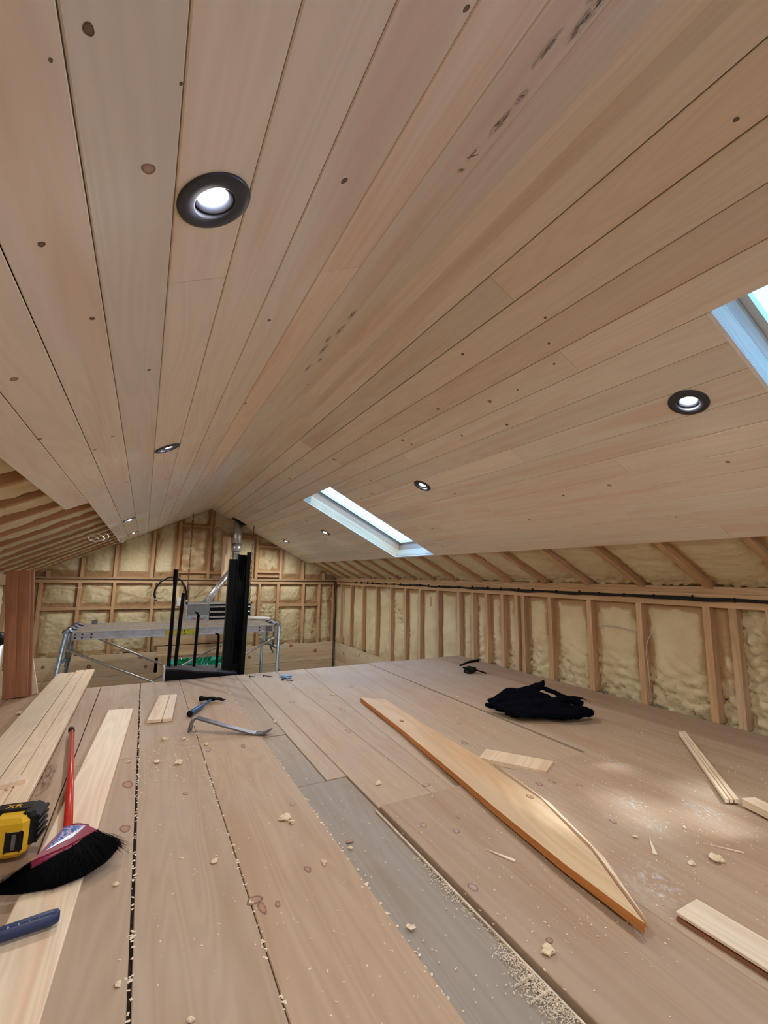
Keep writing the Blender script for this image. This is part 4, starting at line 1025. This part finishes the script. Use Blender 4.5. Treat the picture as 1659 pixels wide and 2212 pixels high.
lying('pine_plank', [M_PINE], [(-.243, .80), (-.113, .80), (.008, 3.10), (-.120, 3.125)], .0008, .016, 'long pale pine plank passing under the red-handled broom', (), .25, (1, 1.0, 1.0))
lying('pine_plank', [M_PINE], [(-.40, .75), (-.175, .75), (-.215, 1.30), (-.34, 1.32)], .0006, .014, 'pine plank end poking in at the lower left below the broom', (), .62, (.96, .92, .9)) if False else None
lying('grooved_pine_offcut', [M_PINE], [(.076, 2.817), (.199, 2.803), (.253, 3.325), (.150, 3.345)], .003, .016, 'short pale grooved offcut lying left of the hammer', (.60,), .5, (1.02, 1.05, 1.08))
lying('pine_strip', [M_PINE], [(-.46, 2.10), (-.320, 2.149), (-.330, 2.199), (-.475, 2.16)], .0365, .016, 'short square pine strip lying across the planks at the left edge', (), .7, (1.0, .96, 1.0))
lying('pine_scrap', [M_PINE], [(1.371, 1.645), (1.530, 1.412), (1.642, 1.470), (1.468, 1.709)], .0008, .018, 'short pale board offcut lying between the amber plank and the black garment', (), .4, (.98, .96, .92), zf=.0008)
lying('moulding_strip', [M_PINE], [(1.925, .945), (1.968, .918), (2.578, 1.428), (2.528, 1.432)], .012, .014, 'narrow ridged white pine moulding strip lying diagonally near the right wall', (.3, .6), .33, (1.05, 1.1, 1.15))
lying('pine_block', [M_PINE], [(1.895, .70), (1.96, .70), (2.01, .885), (1.955, .905)], .012, .026, 'thick pale wood block cut off by the right edge', (), .6, (1.05, 1.05, 1.08))
tg = thing('tongue_and_groove_board', 'white tongue-and-groove board end with a reddish grooved edge at lower right', 'board', (1.21, .56, ZR_))
A_ = V((.012, -1, 0)).normalized(); B_ = V((1, .012, 0)).normalized(); o_ = V((1.176, .704, ZR_+.0008))
m = MB(); m.frame_box(o_+EZ*.019, A_, B_, -EZ, .28, .080, .0065, 0, .45, (1.02, 1.05, 1.12), ch=.001); m.frame_box(o_+B_*.081+EZ*.0185, A_, B_, -EZ, .28, .012, .006, 0, .45, (1, 1.03, 1.1), ch=.0015)
a = m.build('top_face', [M_PINE]); m = MB(); m.frame_box(o_+B_*.010+EZ*.0124, A_, B_, -EZ, .28, .08, .0055, 0, .4, (.8, .7, .6)); b = m.build('core', [M_CEDAR])
m = MB(); m.frame_box(o_+EZ*.0068, A_, B_, -EZ, .28, .088, .0062, 0, .6); c_ = m.build('bottom_lip', [M_CEDAR]); adopt([a, b, c_], tg)
# amber plank with the mitred, split near end
def amber():
    z0, z1 = .0225, .0112; th = .022
    root = thing('amber_plank', 'long amber plank with an orange edge and a long pointed near end', 'board', (1.2, 1.7, .0))
    m = MB()
    #   left edge runs far (1.305,2.735) -> near (1.05,.70); right edge far (1.425,2.63) -> (1.268,1.14) -> point
    Lp = [(1.300, 2.725), (1.235, 2.10), (1.165, 1.62), (1.105, 1.24), (1.065, .93), (1.050, .705)]
    Rp = [(1.425, 2.625), (1.385, 2.10), (1.350, 1.62), (1.288, 1.21), (1.180, .93), (1.0505, .7005)]
    zz = [.004, .006, .012, .018, .022, .024]
    up = []; dn = []
    for (l, r, z) in zip(Lp, Rp, zz):
        up.append((m.vert((l[0], l[1], z+th), .4), m.vert((r[0], r[1], z+th), .4))); dn.append((m.vert((l[0], l[1], z), .4), m.vert((r[0], r[1], z), .4)))
    for i in range(5):
        ya, yb = Lp[i][1], Lp[i+1][1]
        wa, wb_ = Rp[i][0]-Lp[i][0], Rp[i+1][0]-Lp[i+1][0]
        m.face([up[i][0], up[i+1][0], up[i+1][1], up[i][1]], [(ya, 0), (yb, 0), (yb, wb_), (ya, wa)], 0)
        m.face([dn[i][1], dn[i+1][1], dn[i+1][0], dn[i][0]], None, 0)
        m.face([up[i][1], up[i+1][1], dn[i+1][1], dn[i][1]], [(ya, 0), (yb, 0), (yb, th), (ya, th)], 1)
        m.face([dn[i][0], dn[i+1][0], up[i+1][0], up[i][0]], [(ya, 0), (yb, 0), (yb, th), (ya, th)], 1)
    m.face([up[0][0], up[0][1], dn[0][1], dn[0][0]], None, 1); m.face([up[5][1], up[5][0], dn[5][0], dn[5][1]], None, 1)
    for x, y, r in [(1.33, 1.55, .008), (1.20, 1.75, .006), (1.27, 1.25, .012), (1.30, 2.2, .012)]: 
        zf_ = .0405 if y < 1.3 else (.0345 if y < 1.6 else .030); m.disc((x, y, zf_), EY, EX, r*1.4, r*.8, 2, 14, (1.3, 1.1, .9))
    a = m.build('plank_body', [M_ORANGE, M_EDGE, M_KNOT])
    s_ = MB(); q = [(1.366, 1.55), (1.300, 1.19), (1.185, .90), (1.0565, .700), (1.20, .955), (1.302, 1.235)]
    z_ = [.024, .030, .036, .040, .036, .030]
    t1 = [s_.vert((p[0]+.004, p[1], z_[i]+.008), .6, (1.08, 1.1, 1.1)) for i, p in enumerate(q)]; b1 = [s_.vert((p[0]+.004, p[1], z_[i]-.010), .6) for i, p in enumerate(q)]
    s_.face(t1[::-1] if False else t1[::-1], [(p[1], p[0]) for p in q][::-1], 0); s_.face(b1, None, 0)
    for i in range(6): j = (i+1) % 6; s_.face([t1[i], t1[j], b1[j], b1[i]], None, 0)
    b = s_.build('split_sliver', [M_PINE]); adopt([a, b], root)
amber()

# ------------------------------------------------------------------ broom
br = thing('broom', 'broom with a red handle, blue label and black bristles lying on the floor', 'broom', (-.13, 2.0, .017))
ps = []
hp = [V((-.130, 1.63, .088)), V((-.130, 1.63, .088)).lerp(V((-.249, 2.735, .036)), .5), V((-.249, 2.735, .036))]
m = MB(); m.tube([hp[0]+V((0, -.02, 0)), hp[1], hp[2]], [.0115, .0112, .011], 16); ps.append(m.build('handle', [M_RED]))
m = MB(); m.tube([hp[2]+V((.0015, -.02, .001)), hp[2]+V((-.006, .035, -.002))], .0135, 16); m.blob(hp[2]+V((-.006, .035, -.002)), .0132, (1, 1, 1), 0, 6); ps.append(m.build('handle_cap', [M_BLACKP], label='black handle cap'))
# head: plate between handle socket and the bristle row
TL, TR_ = V((-.140, 1.615, .086)), V((-.086, 1.606, .082))
HL, HR = V((-.193, 1.503, .070)), V((-.060, 1.592, .070))
nrm = (HR-HL).cross(TL-HL).normalized()
if nrm.z < 0: nrm = -nrm
m = MB(); poly = [HL, HL.lerp(HR, .5)+V((.004, -.006, 0)), HR, TR_, TL]
tp = [m.vert(p+nrm*.012, .5) for p in poly]; bt = [m.vert(p-nrm*.012, .5) for p in poly]
m.face(tp, None, 0); m.face(bt[::-1], None, 0)
for i in range(5): j = (i+1) % 5; m.face([tp[i], bt[i], bt[j], tp[j]], None, 0)
m.tube([TL.lerp(TR_, .1)+nrm*.003, TL.lerp(TR_, .5)+nrm*.004+V((0, .01, 0)), TR_+nrm*.003], .0095, 10)
m.tube([HL, HL.lerp(HR, .5)+V((.004, -.006, .001)), HR], .0085, 10)
hcp = m.build('head_cap', [M_MAG]); ps.append(hcp)
m = MB(); a0, a1, a2, a3 = HL.lerp(TL, .18)+(HR-HL)*.10, HR.lerp(TR_, .45)-(HR-HL)*.12, TR_+(TL-TR_)*.12, TL+(TR_-TL)*.06
q = [m.vert(p+nrm*.0128) for p in (a0, a1, a2, a3)]; q2 = [m.vert(p+nrm*.0118) for p in (a0, a1, a2, a3)]
m.face(q, [(0, 0), (1.6, 0), (1.5, .6), (.8, .7)], 0); m.face(q2[::-1], None, 0)
for i in range(4): j = (i+1) % 4; m.face([q[i], q2[i], q2[j], q[j]], None, 0)
m.build('label', [M_LABEL], hcp, label='blue and pink printed label')
# bristles
tips = [V((-.285, 1.512, .020)), V((-.215, 1.478, .019)), V((-.135, 1.462, .019)), V((-.070, 1.480, .019)), V((-.020, 1.520, .022)), V((.004, 1.562, .030))]
def tipat(f):
    f *= len(tips)-1; i = min(int(f), len(tips)-2); return tips[i].lerp(tips[i+1], f-i)
m = MB(); rb = random.Random(2)
# solid core
NC = 18; rows = []
for i in range(NC+1):
    f = i/NC; r0 = HL.lerp(HR, f); t0 = tipat(f); ring = []
    for g, hgt in ((0, .012), (.45, .014), (.9, .004)):
        p = r0.lerp(t0, g); ring.append(m.vert(p+EZ*hgt*(1 if 0 < i < NC else .3)))
    for g, hgt in ((.9, .004), (.45, .020), (0, .013)):
        p = r0.lerp(t0, g); zz = max(.0172, p.z-hgt); ring.append(m.vert((p.x, p.y, zz)))
    rows.append(ring)
for i in range(NC):
    for k in range(6): j = (k+1) % 6; m.face([rows[i][k], rows[i][j], rows[i+1][j], rows[i+1][k]], None, 0)
m.face(rows[0], None, 0); m.face(rows[-1][::-1], None, 0)
for i in range(2600):
    f = rb.random(); e = rb.gauss(0, .012); r0 = HL.lerp(HR, f)+V((rb.uniform(-.004, .004), rb.uniform(-.004, .004), rb.uniform(-.011, .011)))
    fr = min(1, max(0, f+rb.gauss(0, .025))); t0 = tipat(fr)+V((rb.gauss(0, .006), rb.gauss(0, .006), rb.uniform(-.001, .018)))
    if f < .05: t0 += V((-.015*rb.random(), -.01*rb.random(), 0))
    if f > .93: t0 += V((.02*rb.random(), .02*rb.random()-.01, 0))
    t0.z = max(t0.z, .0178); md = r0.lerp(t0, .55)+V((0, 0, rb.uniform(-.004, .010))); md.z = max(md.z, .0185)
    w0 = V((.0005, .0003, 0)); 
    k = [m.vert(r0-w0), m.vert(r0+w0), m.vert(md+w0), m.vert(md-w0), m.vert(t0)]
    m.face([k[0], k[1], k[2], k[3]], None, 0); m.face([k[3], k[2], k[4]], None, 0)
for i in range(26):   # stray hairs reaching right
    f = rb.uniform(.9, 1); r0 = HL.lerp(HR, f)+V((0, 0, .004)); t0 = r0+V((rb.uniform(.05, .10), rb.uniform(-.02, .02), 0)); t0.z = rb.uniform(.006, .035)
    m.tube([r0, r0.lerp(t0, .5)+V((0, 0, .006)), t0], .00035, 3, cap=False)
bz = m.build('bristles', [M_BRIS]); bz['kind'] = 'stuff'; ps.append(bz)
adopt(ps, br)

# ------------------------------------------------------------------ cordless tool at the left edge
dr = thing('cordless_drill', 'yellow and black cordless power tool lying at the left edge of the floor', 'power tool', (-.30, 1.70, .038))
ps = []
DX, DY_ = V((.985, -.17, 0)).normalized(), V((.17, .985, 0)).normalized()
DO = V((-.343, 1.690, .0))
def dbox(mb, a0, a1, b0, b1, z0, z1, bev=.006):
    sec = [(a0+bev, b0), (a1-bev, b0), (a1, b0+bev), (a1, b1-bev), (a1-bev, b1), (a0+bev, b1), (a0, b1-bev), (a0, b0+bev)]
    lv = [(z0, bev*.8), (z0+bev, 0), (z1-bev, 0), (z1, bev*.8)]; rings = []
    ca, cb_ = (a0+a1)/2, (b0+b1)/2
    for z, ins in lv:
        rings.append([mb.vert(DO+DX*(a+(-ins if a > ca else ins))+DY_*(b_+(-ins if b_ > cb_ else ins))+EZ*z) for a, b_ in sec])
    for i in range(3):
        for k in range(8): j = (k+1) % 8; mb.face([rings[i][k], rings[i][j], rings[i+1][j], rings[i+1][k]], None, 0)
    mb.face(rings[0][::-1], None, 0); mb.face(rings[-1], None, 0)
m = MB(); dbox(m, .085, .126, .012, .100, .030, .121, .010)
for k in range(5): dbox(m, .122, .1335, .018, .094, .038+.016*k, .048+.016*k, .002)
ps.append(m.build('battery', [M_BLACKP], label='black battery with ribs'))
m = MB(); dbox(m, .026, .114, -.004, .094, .014, .116, .012); hs = m.build('housing', [M_YP]); ps.append(hs)
m = MB(); dbox(m, .060, .106, -.0065, .002, .030, .086, .006); sw1 = m.build('side_window', [M_BLACKP], label='black recessed window'); sw1.parent = hs
m = MB(); dbox(m, .080, .090, -.0076, -.004, .038, .078, .001); m.build('contact_strip', [M_STEEL], hs)
m = MB(); dbox(m, -.045, .052, -.008, .092, .012, .098, .010); ps.append(m.build('grip', [M_BLACKP], label='black rubber grip'))
m = MB(); dbox(m, .010, .104, .044, .090, .112, .1225, .004); pad = m.build('top_pad', [M_BLACKP]); pad.parent = hs
Rm = Matrix(((DX.x, DY_.x, 0, 0), (DX.y, DY_.y, 0, 0), (0, 0, 1, 0), (0, 0, 0, 1)))
tx = text_obj('XR', .030, M_YP, Matrix.Translation(DO+DX*.055+DY_*.064+EZ*.1230) @ Rm, 'lettering'); tx.parent = hs
m = MB(); m.tube([DO+DX*-.03+DY_*.045+EZ*.07, DO+DX*-.14+DY_*.04+EZ*.07], [.028, .024], 16); ps.append(m.build('handle', [M_BLACKP]))
m = MB(); m.tube([DO+DX*-.14+DY_*-.03+EZ*.07, DO+DX*-.15+DY_*.13+EZ*.07], [.030, .032], 18); ps.append(m.build('motor_housing', [M_YP]))
adopt(ps, dr)

# ------------------------------------------------------------------ hammers
hm = thing('hammer', 'navy rubber hammer grip with light dimples at the bottom left corner', 'hammer', (-.2, 1.33, .02))
m = MB(); c0, c1_ = V((-.105, 1.330, .036)), V((-.42, 1.300, .034))
pp = [c0.lerp(c1_, f) for f in (0, .012, .05, .3, .7, 1)]; m.tube(pp, [.008, .013, .0155, .0145, .013, .012], 20, flat=1.0)
gp = m.build('grip', [M_NAVY])
m = MB()
for i in range(14):
    p = c0.lerp(c1_, .07+i*.055)+V((0, -.006, .0132)); m.disc(p, (c1_-c0).normalized()+V((0, .5, 0)), V((0, 1, .45)).normalized(), .0036, .0022, 0, 10)
dp = m.build('dimples', [simple('pale_dimple', (.35, .42, .55), .5)])
m = MB(); m.tube([c1_, c1_+V((-.1, -.01, 0))], .010, 12); m.box(c1_.x-.125, c1_.x-.09, 1.22, 1.36, .018, .048); hd = m.build('head', [M_STEEL])
adopt([gp, dp, hd], hm)
hm = thing('hammer', 'claw hammer with a blue-grey handle lying in the middle of the loft floor', 'hammer', (.37, 3.0, 0.0))
p0, p1 = V((.290, 2.84, .020)), V((.440, 3.105, .018)); d = (p1-p0).normalized(); sd_ = V((d.y, -d.x, 0))
m = MB(); m.tube([p0, p0.lerp(p1, .03), p0.lerp(p1, .55), p0.lerp(p1, .60)], [.012, .016, .0145, .010], 14, flat=1.0); a = m.build('grip', [M_BLUEG])
m = MB(); m.tube([p0-d*.002, p0+d*.008], .0165, 14); e = m.build('grip_end', [M_BLACKP], label='black end cap')
m = MB(); m.tube([p0.lerp(p1, .55), p1], [.008, .007], 10); b = m.build('shaft', [M_BLUEG])
m = MB(); hc = p1+V((0, 0, .004)); m.tube([hc-sd_*.075, hc-sd_*.060, hc-sd_*.058, hc-sd_*.035, hc-sd_*.0, hc+sd_*.02], [.017, .017, .013, .010, .013, .012], 14)
for s2 in (-1, 1): m.tube([hc+sd_*.015+d*.005*s2, hc+sd_*.05+d*.010*s2+EZ*.001, hc+sd_*.085+d*.013*s2-EZ*.008], [.008, .006, .003], 8)
c_ = m.build('head', [M_BLACK], label='black steel head'); adopt([a, b, e, c_], hm)
# pry bar
m = MB(); wv = V((-.5, -.86, 0)).normalized()
prof = [(V((.272, 2.598, .001)), .0035), (V((.276, 2.590, .035)), .0035), (V((.284, 2.577, .066)), .004), (V((.298, 2.566, .073)), .004), (V((.40, 2.505, .046)), .004), (V((.52, 2.435, .014)), .004), (V((.565, 2.41, .005)), .004), (V((.600, 2.388, .009)), .0035), (V((.632, 2.368, .026)), .0022)]
rings = []
for i, (p, t_) in enumerate(prof):
    dd = (prof[min(i+1, 8)][0]-prof[max(i-1, 0)][0]).normalized(); sdv = V((.52, .854, 0)) if True else wv
    sdv = (sdv-dd*sdv.dot(dd)).normalized(); nn = dd.cross(sdv).normalized(); w_ = .018 if i < 7 else .022
    rings.append([m.vert(p+sdv*w_*a_+nn*t_*b_) for a_, b_ in ((-1, -1), (1, -1), (1, 1), (-1, 1))])
for i in range(8):
    for k in range(4): j = (k+1) % 4; m.face([rings[i][k], rings[i][j], rings[i+1][j], rings[i+1][k]], None, 0)
m.face(rings[0][::-1], None, 0); m.face(rings[-1], None, 0)
tag(recentre(m.build('pry_bar', [M_STEEL])), 'flat grey steel pry bar with a bent end, in front of the claw hammer', 'pry bar')

# ------------------------------------------------------------------ black garment
m = MB(); ax = V((.88, -.47, 0)); ay = V((.47, .88, 0)); SC = V((2.14, 2.03, 0))
def sp_(a, b_, z): return SC+ax*a+ay*b_+EZ*z
def roll(pts, rs_, flat=.7):
    m.tube([sp_(*p) for p in pts], rs_, 14, flat=flat)
roll([(-.30, .03, .030), (-.25, -.02, .036), (-.20, -.07, .034), (-.13, -.08, .030)], [.020, .034, .034, .026])
roll([(-.27, .10, .030), (-.20, .06, .050), (-.10, .03, .055), (.0, .0, .050), (.10, -.02, .040)], [.016, .040, .050, .048, .035])
roll([(-.22, .12, .040), (-.14, .13, .075), (-.05, .11, .085), (.03, .07, .07), (.12, .02, .050), (.22, -.03, .03)], [.014, .036, .040, .040, .032, .020])
roll([(-.22, -.10, .026), (-.10, -.12, .030), (.02, -.14, .030), (.14, -.14, .030), (.26, -.10, .028), (.31, -.05, .024)], [.024, .040, .040, .042, .036, .016])
roll([(.0, .14, .05), (.06, .16, .09), (.10, .17, .125), (.12, .18, .152)], [.040, .032, .018, .004], .5)
roll([(.10, .14, .10), (.16, .10, .085), (.22, .05, .06), (.28, .0, .05)], [.012, .022, .026, .020])
roll([(-.10, .16, .05), (.0, .18, .085), (.08, .18, .11)], [.03, .04, .03], .5)
roll([(.16, .02, .04), (.24, .04, .07), (.30, .05, .066), (.36, .05, .040)], [.018, .020, .014, .003], .45)
roll([(-.10, .0, .04), (.0, -.05, .055), (.10, -.08, .05), (.20, -.09, .04), (.28, -.06, .03)], [.03, .036, .034, .03, .02])
m.blob(sp_(0, .0, .03), .15, (1.6, .75, .25), .25, 14, 0, 3); m.blob(sp_(.05, -.02, .045), .12, (1.7, .8, .33), .3, 14, 0, 8)
sh = m.build('black_garment', [M_CLOTH]); recentre(sh)
md = sh.modifiers.new('r', 'REMESH'); md.mode = 'VOXEL'; md.voxel_size = .0065; md.use_smooth_shade = True
md = sh.modifiers.new('s', 'SMOOTH'); md.iterations = 5; md.factor = .6
tx_ = bpy.data.textures.new('folds', 'CLOUDS'); tx_.noise_scale = .06; tx_.noise_depth = 1
md = sh.modifiers.new('d', 'DISPLACE'); md.texture = tx_; md.strength = .022; md.mid_level = .5; md.texture_coords = 'LOCAL'
sh.location.z = .006
tag(sh, 'crumpled black sweatshirt lying on the loft floor near the right wall', 'garment')
# small dark bundle
bn = thing('tool_pouch', 'small black strap bundle on the far floor near the right wall', 'tool pouch', (2.52, 3.13, .003))
m = MB(); m.blob((2.52, 3.12, .025), .05, (1.2, .7, .55), .3, 8, 0, 2); a = m.build('pouch', [M_BLACKP])
m = MB(); m.tube([(2.44, 3.16, .06), (2.53, 3.15, .085), (2.63, 3.14, .093)], [.008, .010, .014], 8); m.tube([(2.45, 3.13, .05), (2.55, 3.08, .03), (2.62, 3.03, .008)], .006, 8); b = m.build('strap', [M_BLACK])
adopt([a, b], bn)

# ------------------------------------------------------------------ chips, slivers, sawdust
chips = [(1.521, .780, .020, 'largest grey foam crumb lying alone at the right of the floor', (.8, .78, .78)),
 (.478, 1.566, .017, 'tan foam crumb, upper of a touching pair on the middle floor', W), (.492, 1.530, .014, 'tan foam crumb, lower of a touching pair on the middle floor', W),
 (.876, 1.652, .013, 'flat tan crumb left of the amber plank', W), (.194, 2.194, .020, 'biggest tan crumb in front of the pry bar', W),
 (.152, 2.513, .020, 'long tan crumb below the grooved offcut', W), (.110, 2.246, .013, 'flat tan crumb right of the broom handle', W),
 (.235, 2.49, .012, 'tan crumb lying right of the long one below the grooved offcut', W), (1.419, .959, .010, 'small square chip right of the amber plank point', W), (1.438, .806, .010, 'flat pale chip left of the large grey crumb', W),
 (.514, 1.290, .010, 'tan chip right of the dark floor knot in the middle board', W), (.609, 1.322, .007, 'small pale chip at the dark seam by the grey board', W), (.241, 1.436, .010, 'pale round chip in the middle of the foreground board', W),
 (.324, 2.364, .014, 'tan crumb on the floor seam just below the pry bar', W), (.832, .779, .014, 'curled grey chip in the sawdust beside the raised floor edge', (.8, .8, .8)), (1.615, .918, .008, 'small pale chip near the right edge of the floor', W),
 (-.365, 2.12, .010, 'tan crumb on the edge of the grooved plank by the pine strip', W), (.0, 1.45, .008, 'crumb stuck in the wide floor gap right of the bristles', W), (.005, 2.3, .010, 'crumb beside the wide floor gap near the broom handle', W), (.02, 1.12, .008, 'crumb in the wide floor gap at the bottom', W),
 (.14, .98, .007, 'round pale chip low in the foreground board', W), (.33, .85, .008, 'round tan chip in the bottom foreground', W), (.61, .98, .010, 'tan chip on the grey stained board', W), (1.20, 2.95, .012, 'pale chip on the bright far floor', W), (.70, 2.55, .012, 'pale chip left of the far grey board', W), (1.95, 2.55, .01, 'white chip behind the black sweatshirt', W), (-.55, 3.3, .02, 'foam crumb on the leftmost plank', W), (-.80, 3.45, .018, 'foam crumb on the dark floor by the reddish boards', W)]
for i, (x, y, r, lab, tt) in enumerate(chips):
    m = MB(); m.blob((0, 0, 0), r, (1.0, .75+.25*math.sin(i*2.3), .38), .45, 5, 0, i*1.7, 1.3)
    o = m.build('foam_chip', [M_CHIP]); zz = ZR_ if (.79 < x < 1.88 and y < 1.48) else 0
    if x < -.3: zz = .0362 if -.55 < x < -.285 else 0
    o.location = (x, y, zz+r*.36); o.rotation_euler = (0, 0, i*1.1); tag(o, lab, 'debris', 'foam crumbs scattered over the floor')
def sliver(p0, p1, w_, label, z=.0006):
    m = MB(); p0, p1 = V(p0), V(p1); d = (p1-p0).normalized(); s2 = V((d.y, -d.x, 0))*w_; th = .003
    c = [p0, p1-s2, p1+s2]; t_ = [m.vert((p.x, p.y, z+th), .5) for p in c]; b_ = [m.vert((p.x, p.y, z), .5) for p in c]
    m.face(t_[::-1] if (c[1]-c[0]).cross(c[2]-c[0]).z < 0 else t_, None, 0); m.face(b_, None, 0)
    for i in range(3): j = (i+1) % 3; m.face([t_[i], t_[j], b_[j], b_[i]], None, 0)
    tag(recentre(m.build('wood_sliver', [M_SAW])), label, 'splinter', 'pale wood slivers on the floor')
sliver((.955, 1.120, 0), (.993, 1.040, 0), .0055, 'long pale wood sliver on the raised board left of the amber plank', ZR_+.001)
sliver((1.458, .940, 0), (1.385, .878, 0), .006, 'upright-looking pale wood sliver right of the amber plank point', ZR_+.001)
sliver((1.575, .845, 0), (1.63, .762, 0), .0025, 'thin wood sliver just above the large grey crumb', ZR_+.001)
m = MB(); rs2 = random.Random(11)
def fleck(x, y, z, l, w_, a, mat=0):
    d = V((math.cos(a), math.sin(a), 0))*l; s2 = V((-math.sin(a), math.cos(a), 0))*w_; o = V((x, y, z)); h_ = l*.25*rs2.random()
    k = [m.vert(o-d-s2), m.vert(o+d-s2+EZ*h_), m.vert(o+d+s2+EZ*h_), m.vert(o-d+s2), m.vert(o+EZ*(h_*.5+.0012))]
    m.face([k[0], k[1], k[4]], None, mat); m.face([k[1], k[2], k[4]], None, mat); m.face([k[2], k[3], k[4]], None, mat); m.face([k[3], k[0], k[4]], None, mat)
def fz(x, y): return (ZR_ if (.777 < x < 1.883 and y < 1.488) else (.004 if x > 1.89 else -.0005))+.0008
for i in range(2600):
    if rs2.random() < .6: x = rs2.uniform(-.2, 2.5); y = .75+rs2.random()**1.6*2.9
    else: x = rs2.gauss(1.45, .45); y = rs2.gauss(1.15, .5)
    if x < -.85 or x > 2.9 or y < .55 or y > 3.8: continue
    if x < .01 and y < 3.12: continue
    fleck(x, y, fz(x, y), rs2.uniform(.0008, .0034), rs2.uniform(.0004, .0016), rs2.uniform(0, 3.14))
for i in range(1900):   # drift of shavings beside the raised edge
    y = rs2.choice([rs2.gauss(.79, .035), rs2.gauss(.72, .035), rs2.gauss(.70, .03), rs2.uniform(.6, 1.2) if rs2.random() < .5 else .72, rs2.gauss(1.06, .04) if rs2.random() < .35 else .76]); x = .772-abs(rs2.gauss(0, .013 if y > .85 else .022))
    fleck(x, y, .0+rs2.random()*.006, rs2.uniform(.0008, .0032), rs2.uniform(.0003, .0009), rs2.uniform(0, 3.14))
for i in range(420):    # crumbs packed in the wide gap and the seams
    sx_ = rs2.choice([.042, .042, .298, .585]); y = .8+rs2.random()**1.3*2.9
    fleck(sx_+rs2.gauss(0, .003), y, .0, rs2.uniform(.0015, .005), rs2.uniform(.001, .003), rs2.uniform(0, 3.14))
for i in range(260):
    x = rs2.gauss(.16, .12); y = rs2.gauss(2.3, .25)
    if x > .02: fleck(x, y, .0006, rs2.uniform(.002, .006), rs2.uniform(.001, .002), rs2.uniform(0, 3.14))
sw_ = m.build('sawdust', [M_SAW]); tag(sw_, 'fine wood shavings and crumbs sprinkled over the loft floor', 'sawdust'); sw_['kind'] = 'stuff'
# litter and screws at the far edge
m = MB(); m.blob((1.055, 3.57, .014), .03, (1.4, .9, .4), .5, 6, 0, 4); tag(recentre(m.build('paper_scrap', [M_BLUEP])), 'crumpled pale blue paper scrap near the far floor edge', 'paper')
def screw(p0, p1, label):
    m = MB(); p0, p1 = V(p0), V(p1); d = (p1-p0).normalized(); m.tube([p0, p0+d*.004, p0+d*.006, p1], [.007, .006, .0028, .0022], 8)
    tag(recentre(m.build('screw', [M_BLACK])), label, 'screw', 'loose screws on the far floor')
screw((.905, 3.70, .007), (.965, 3.655, .004), 'dark screw lying left of the blue paper scrap'); screw((1.0, 3.50, .007), (1.07, 3.44, .004), 'dark screw lying in front of the blue paper scrap')
screw((.80, 3.72, .006), (.84, 3.70, .004), 'small screw nearest the black stair landing')

# ------------------------------------------------------------------ outdoors: foliage
def leaves(name, n, fn, label, size=.05, seed=1):
    m = MB(); r = random.Random(seed); k = 0; t = 0
    while k < n and t < n*8:
        t += 1; p = fn(r)
        if p is None: continue
        k += 1; a = V((r.gauss(0, 1), r.gauss(0, 1), r.gauss(0, 1))).normalized(); b_ = a.orthogonal().normalized(); c = a.cross(b_); s = size*r.uniform(.6, 1.3); pid = r.random()
        q = [m.vert(p+b_*s, pid), m.vert(p+c*s*.55, pid), m.vert(p-b_*s, pid), m.vert(p-c*s*.55, pid)]; m.face(q, None, 0)
    o = m.build(name, [M_LEAF]); tag(o, label, 'foliage'); o['kind'] = 'stuff'; return o
def hedge(r):
    return V((r.uniform(-1.5, 4.5), r.uniform(8.2, 9.4), r.uniform(-2.4, .2)))
leaves('shrub_leaves', 16000, hedge, 'bright green bushes outside the low gable window', .09)
# tree crown above the near skylight, unseen, gaps cut along sun rays to set the floor flecks
spots = [((1.60, 1.11), .07), ((1.53, .985), .04), ((1.78, .94), .07), ((1.71, .85), .05), ((1.97, 1.03), .07), ((1.20, 1.10), .07), ((1.28, 1.25), .04), ((1.86, 1.37), .035), ((1.66, .99), .03)]
SD = V((.154, -.654, 1.0))
def crown(r):
    z = r.uniform(3.6, 4.4); x = r.uniform(.4, 4.2); y = r.uniform(-4.2, 1.2)
    for (sx1, sy1), rad in spots:
        cxp, cyp = sx1+SD.x*z, sy1+SD.y*z
        if (x-cxp)**2+(y-cyp)**2 < (rad+.055)**2: return None
    return V((x, y, z))
leaves('tree_crown_leaves', 20000, crown, 'leafy tree crown hanging over the roof outside the near skylight', .085, 4)
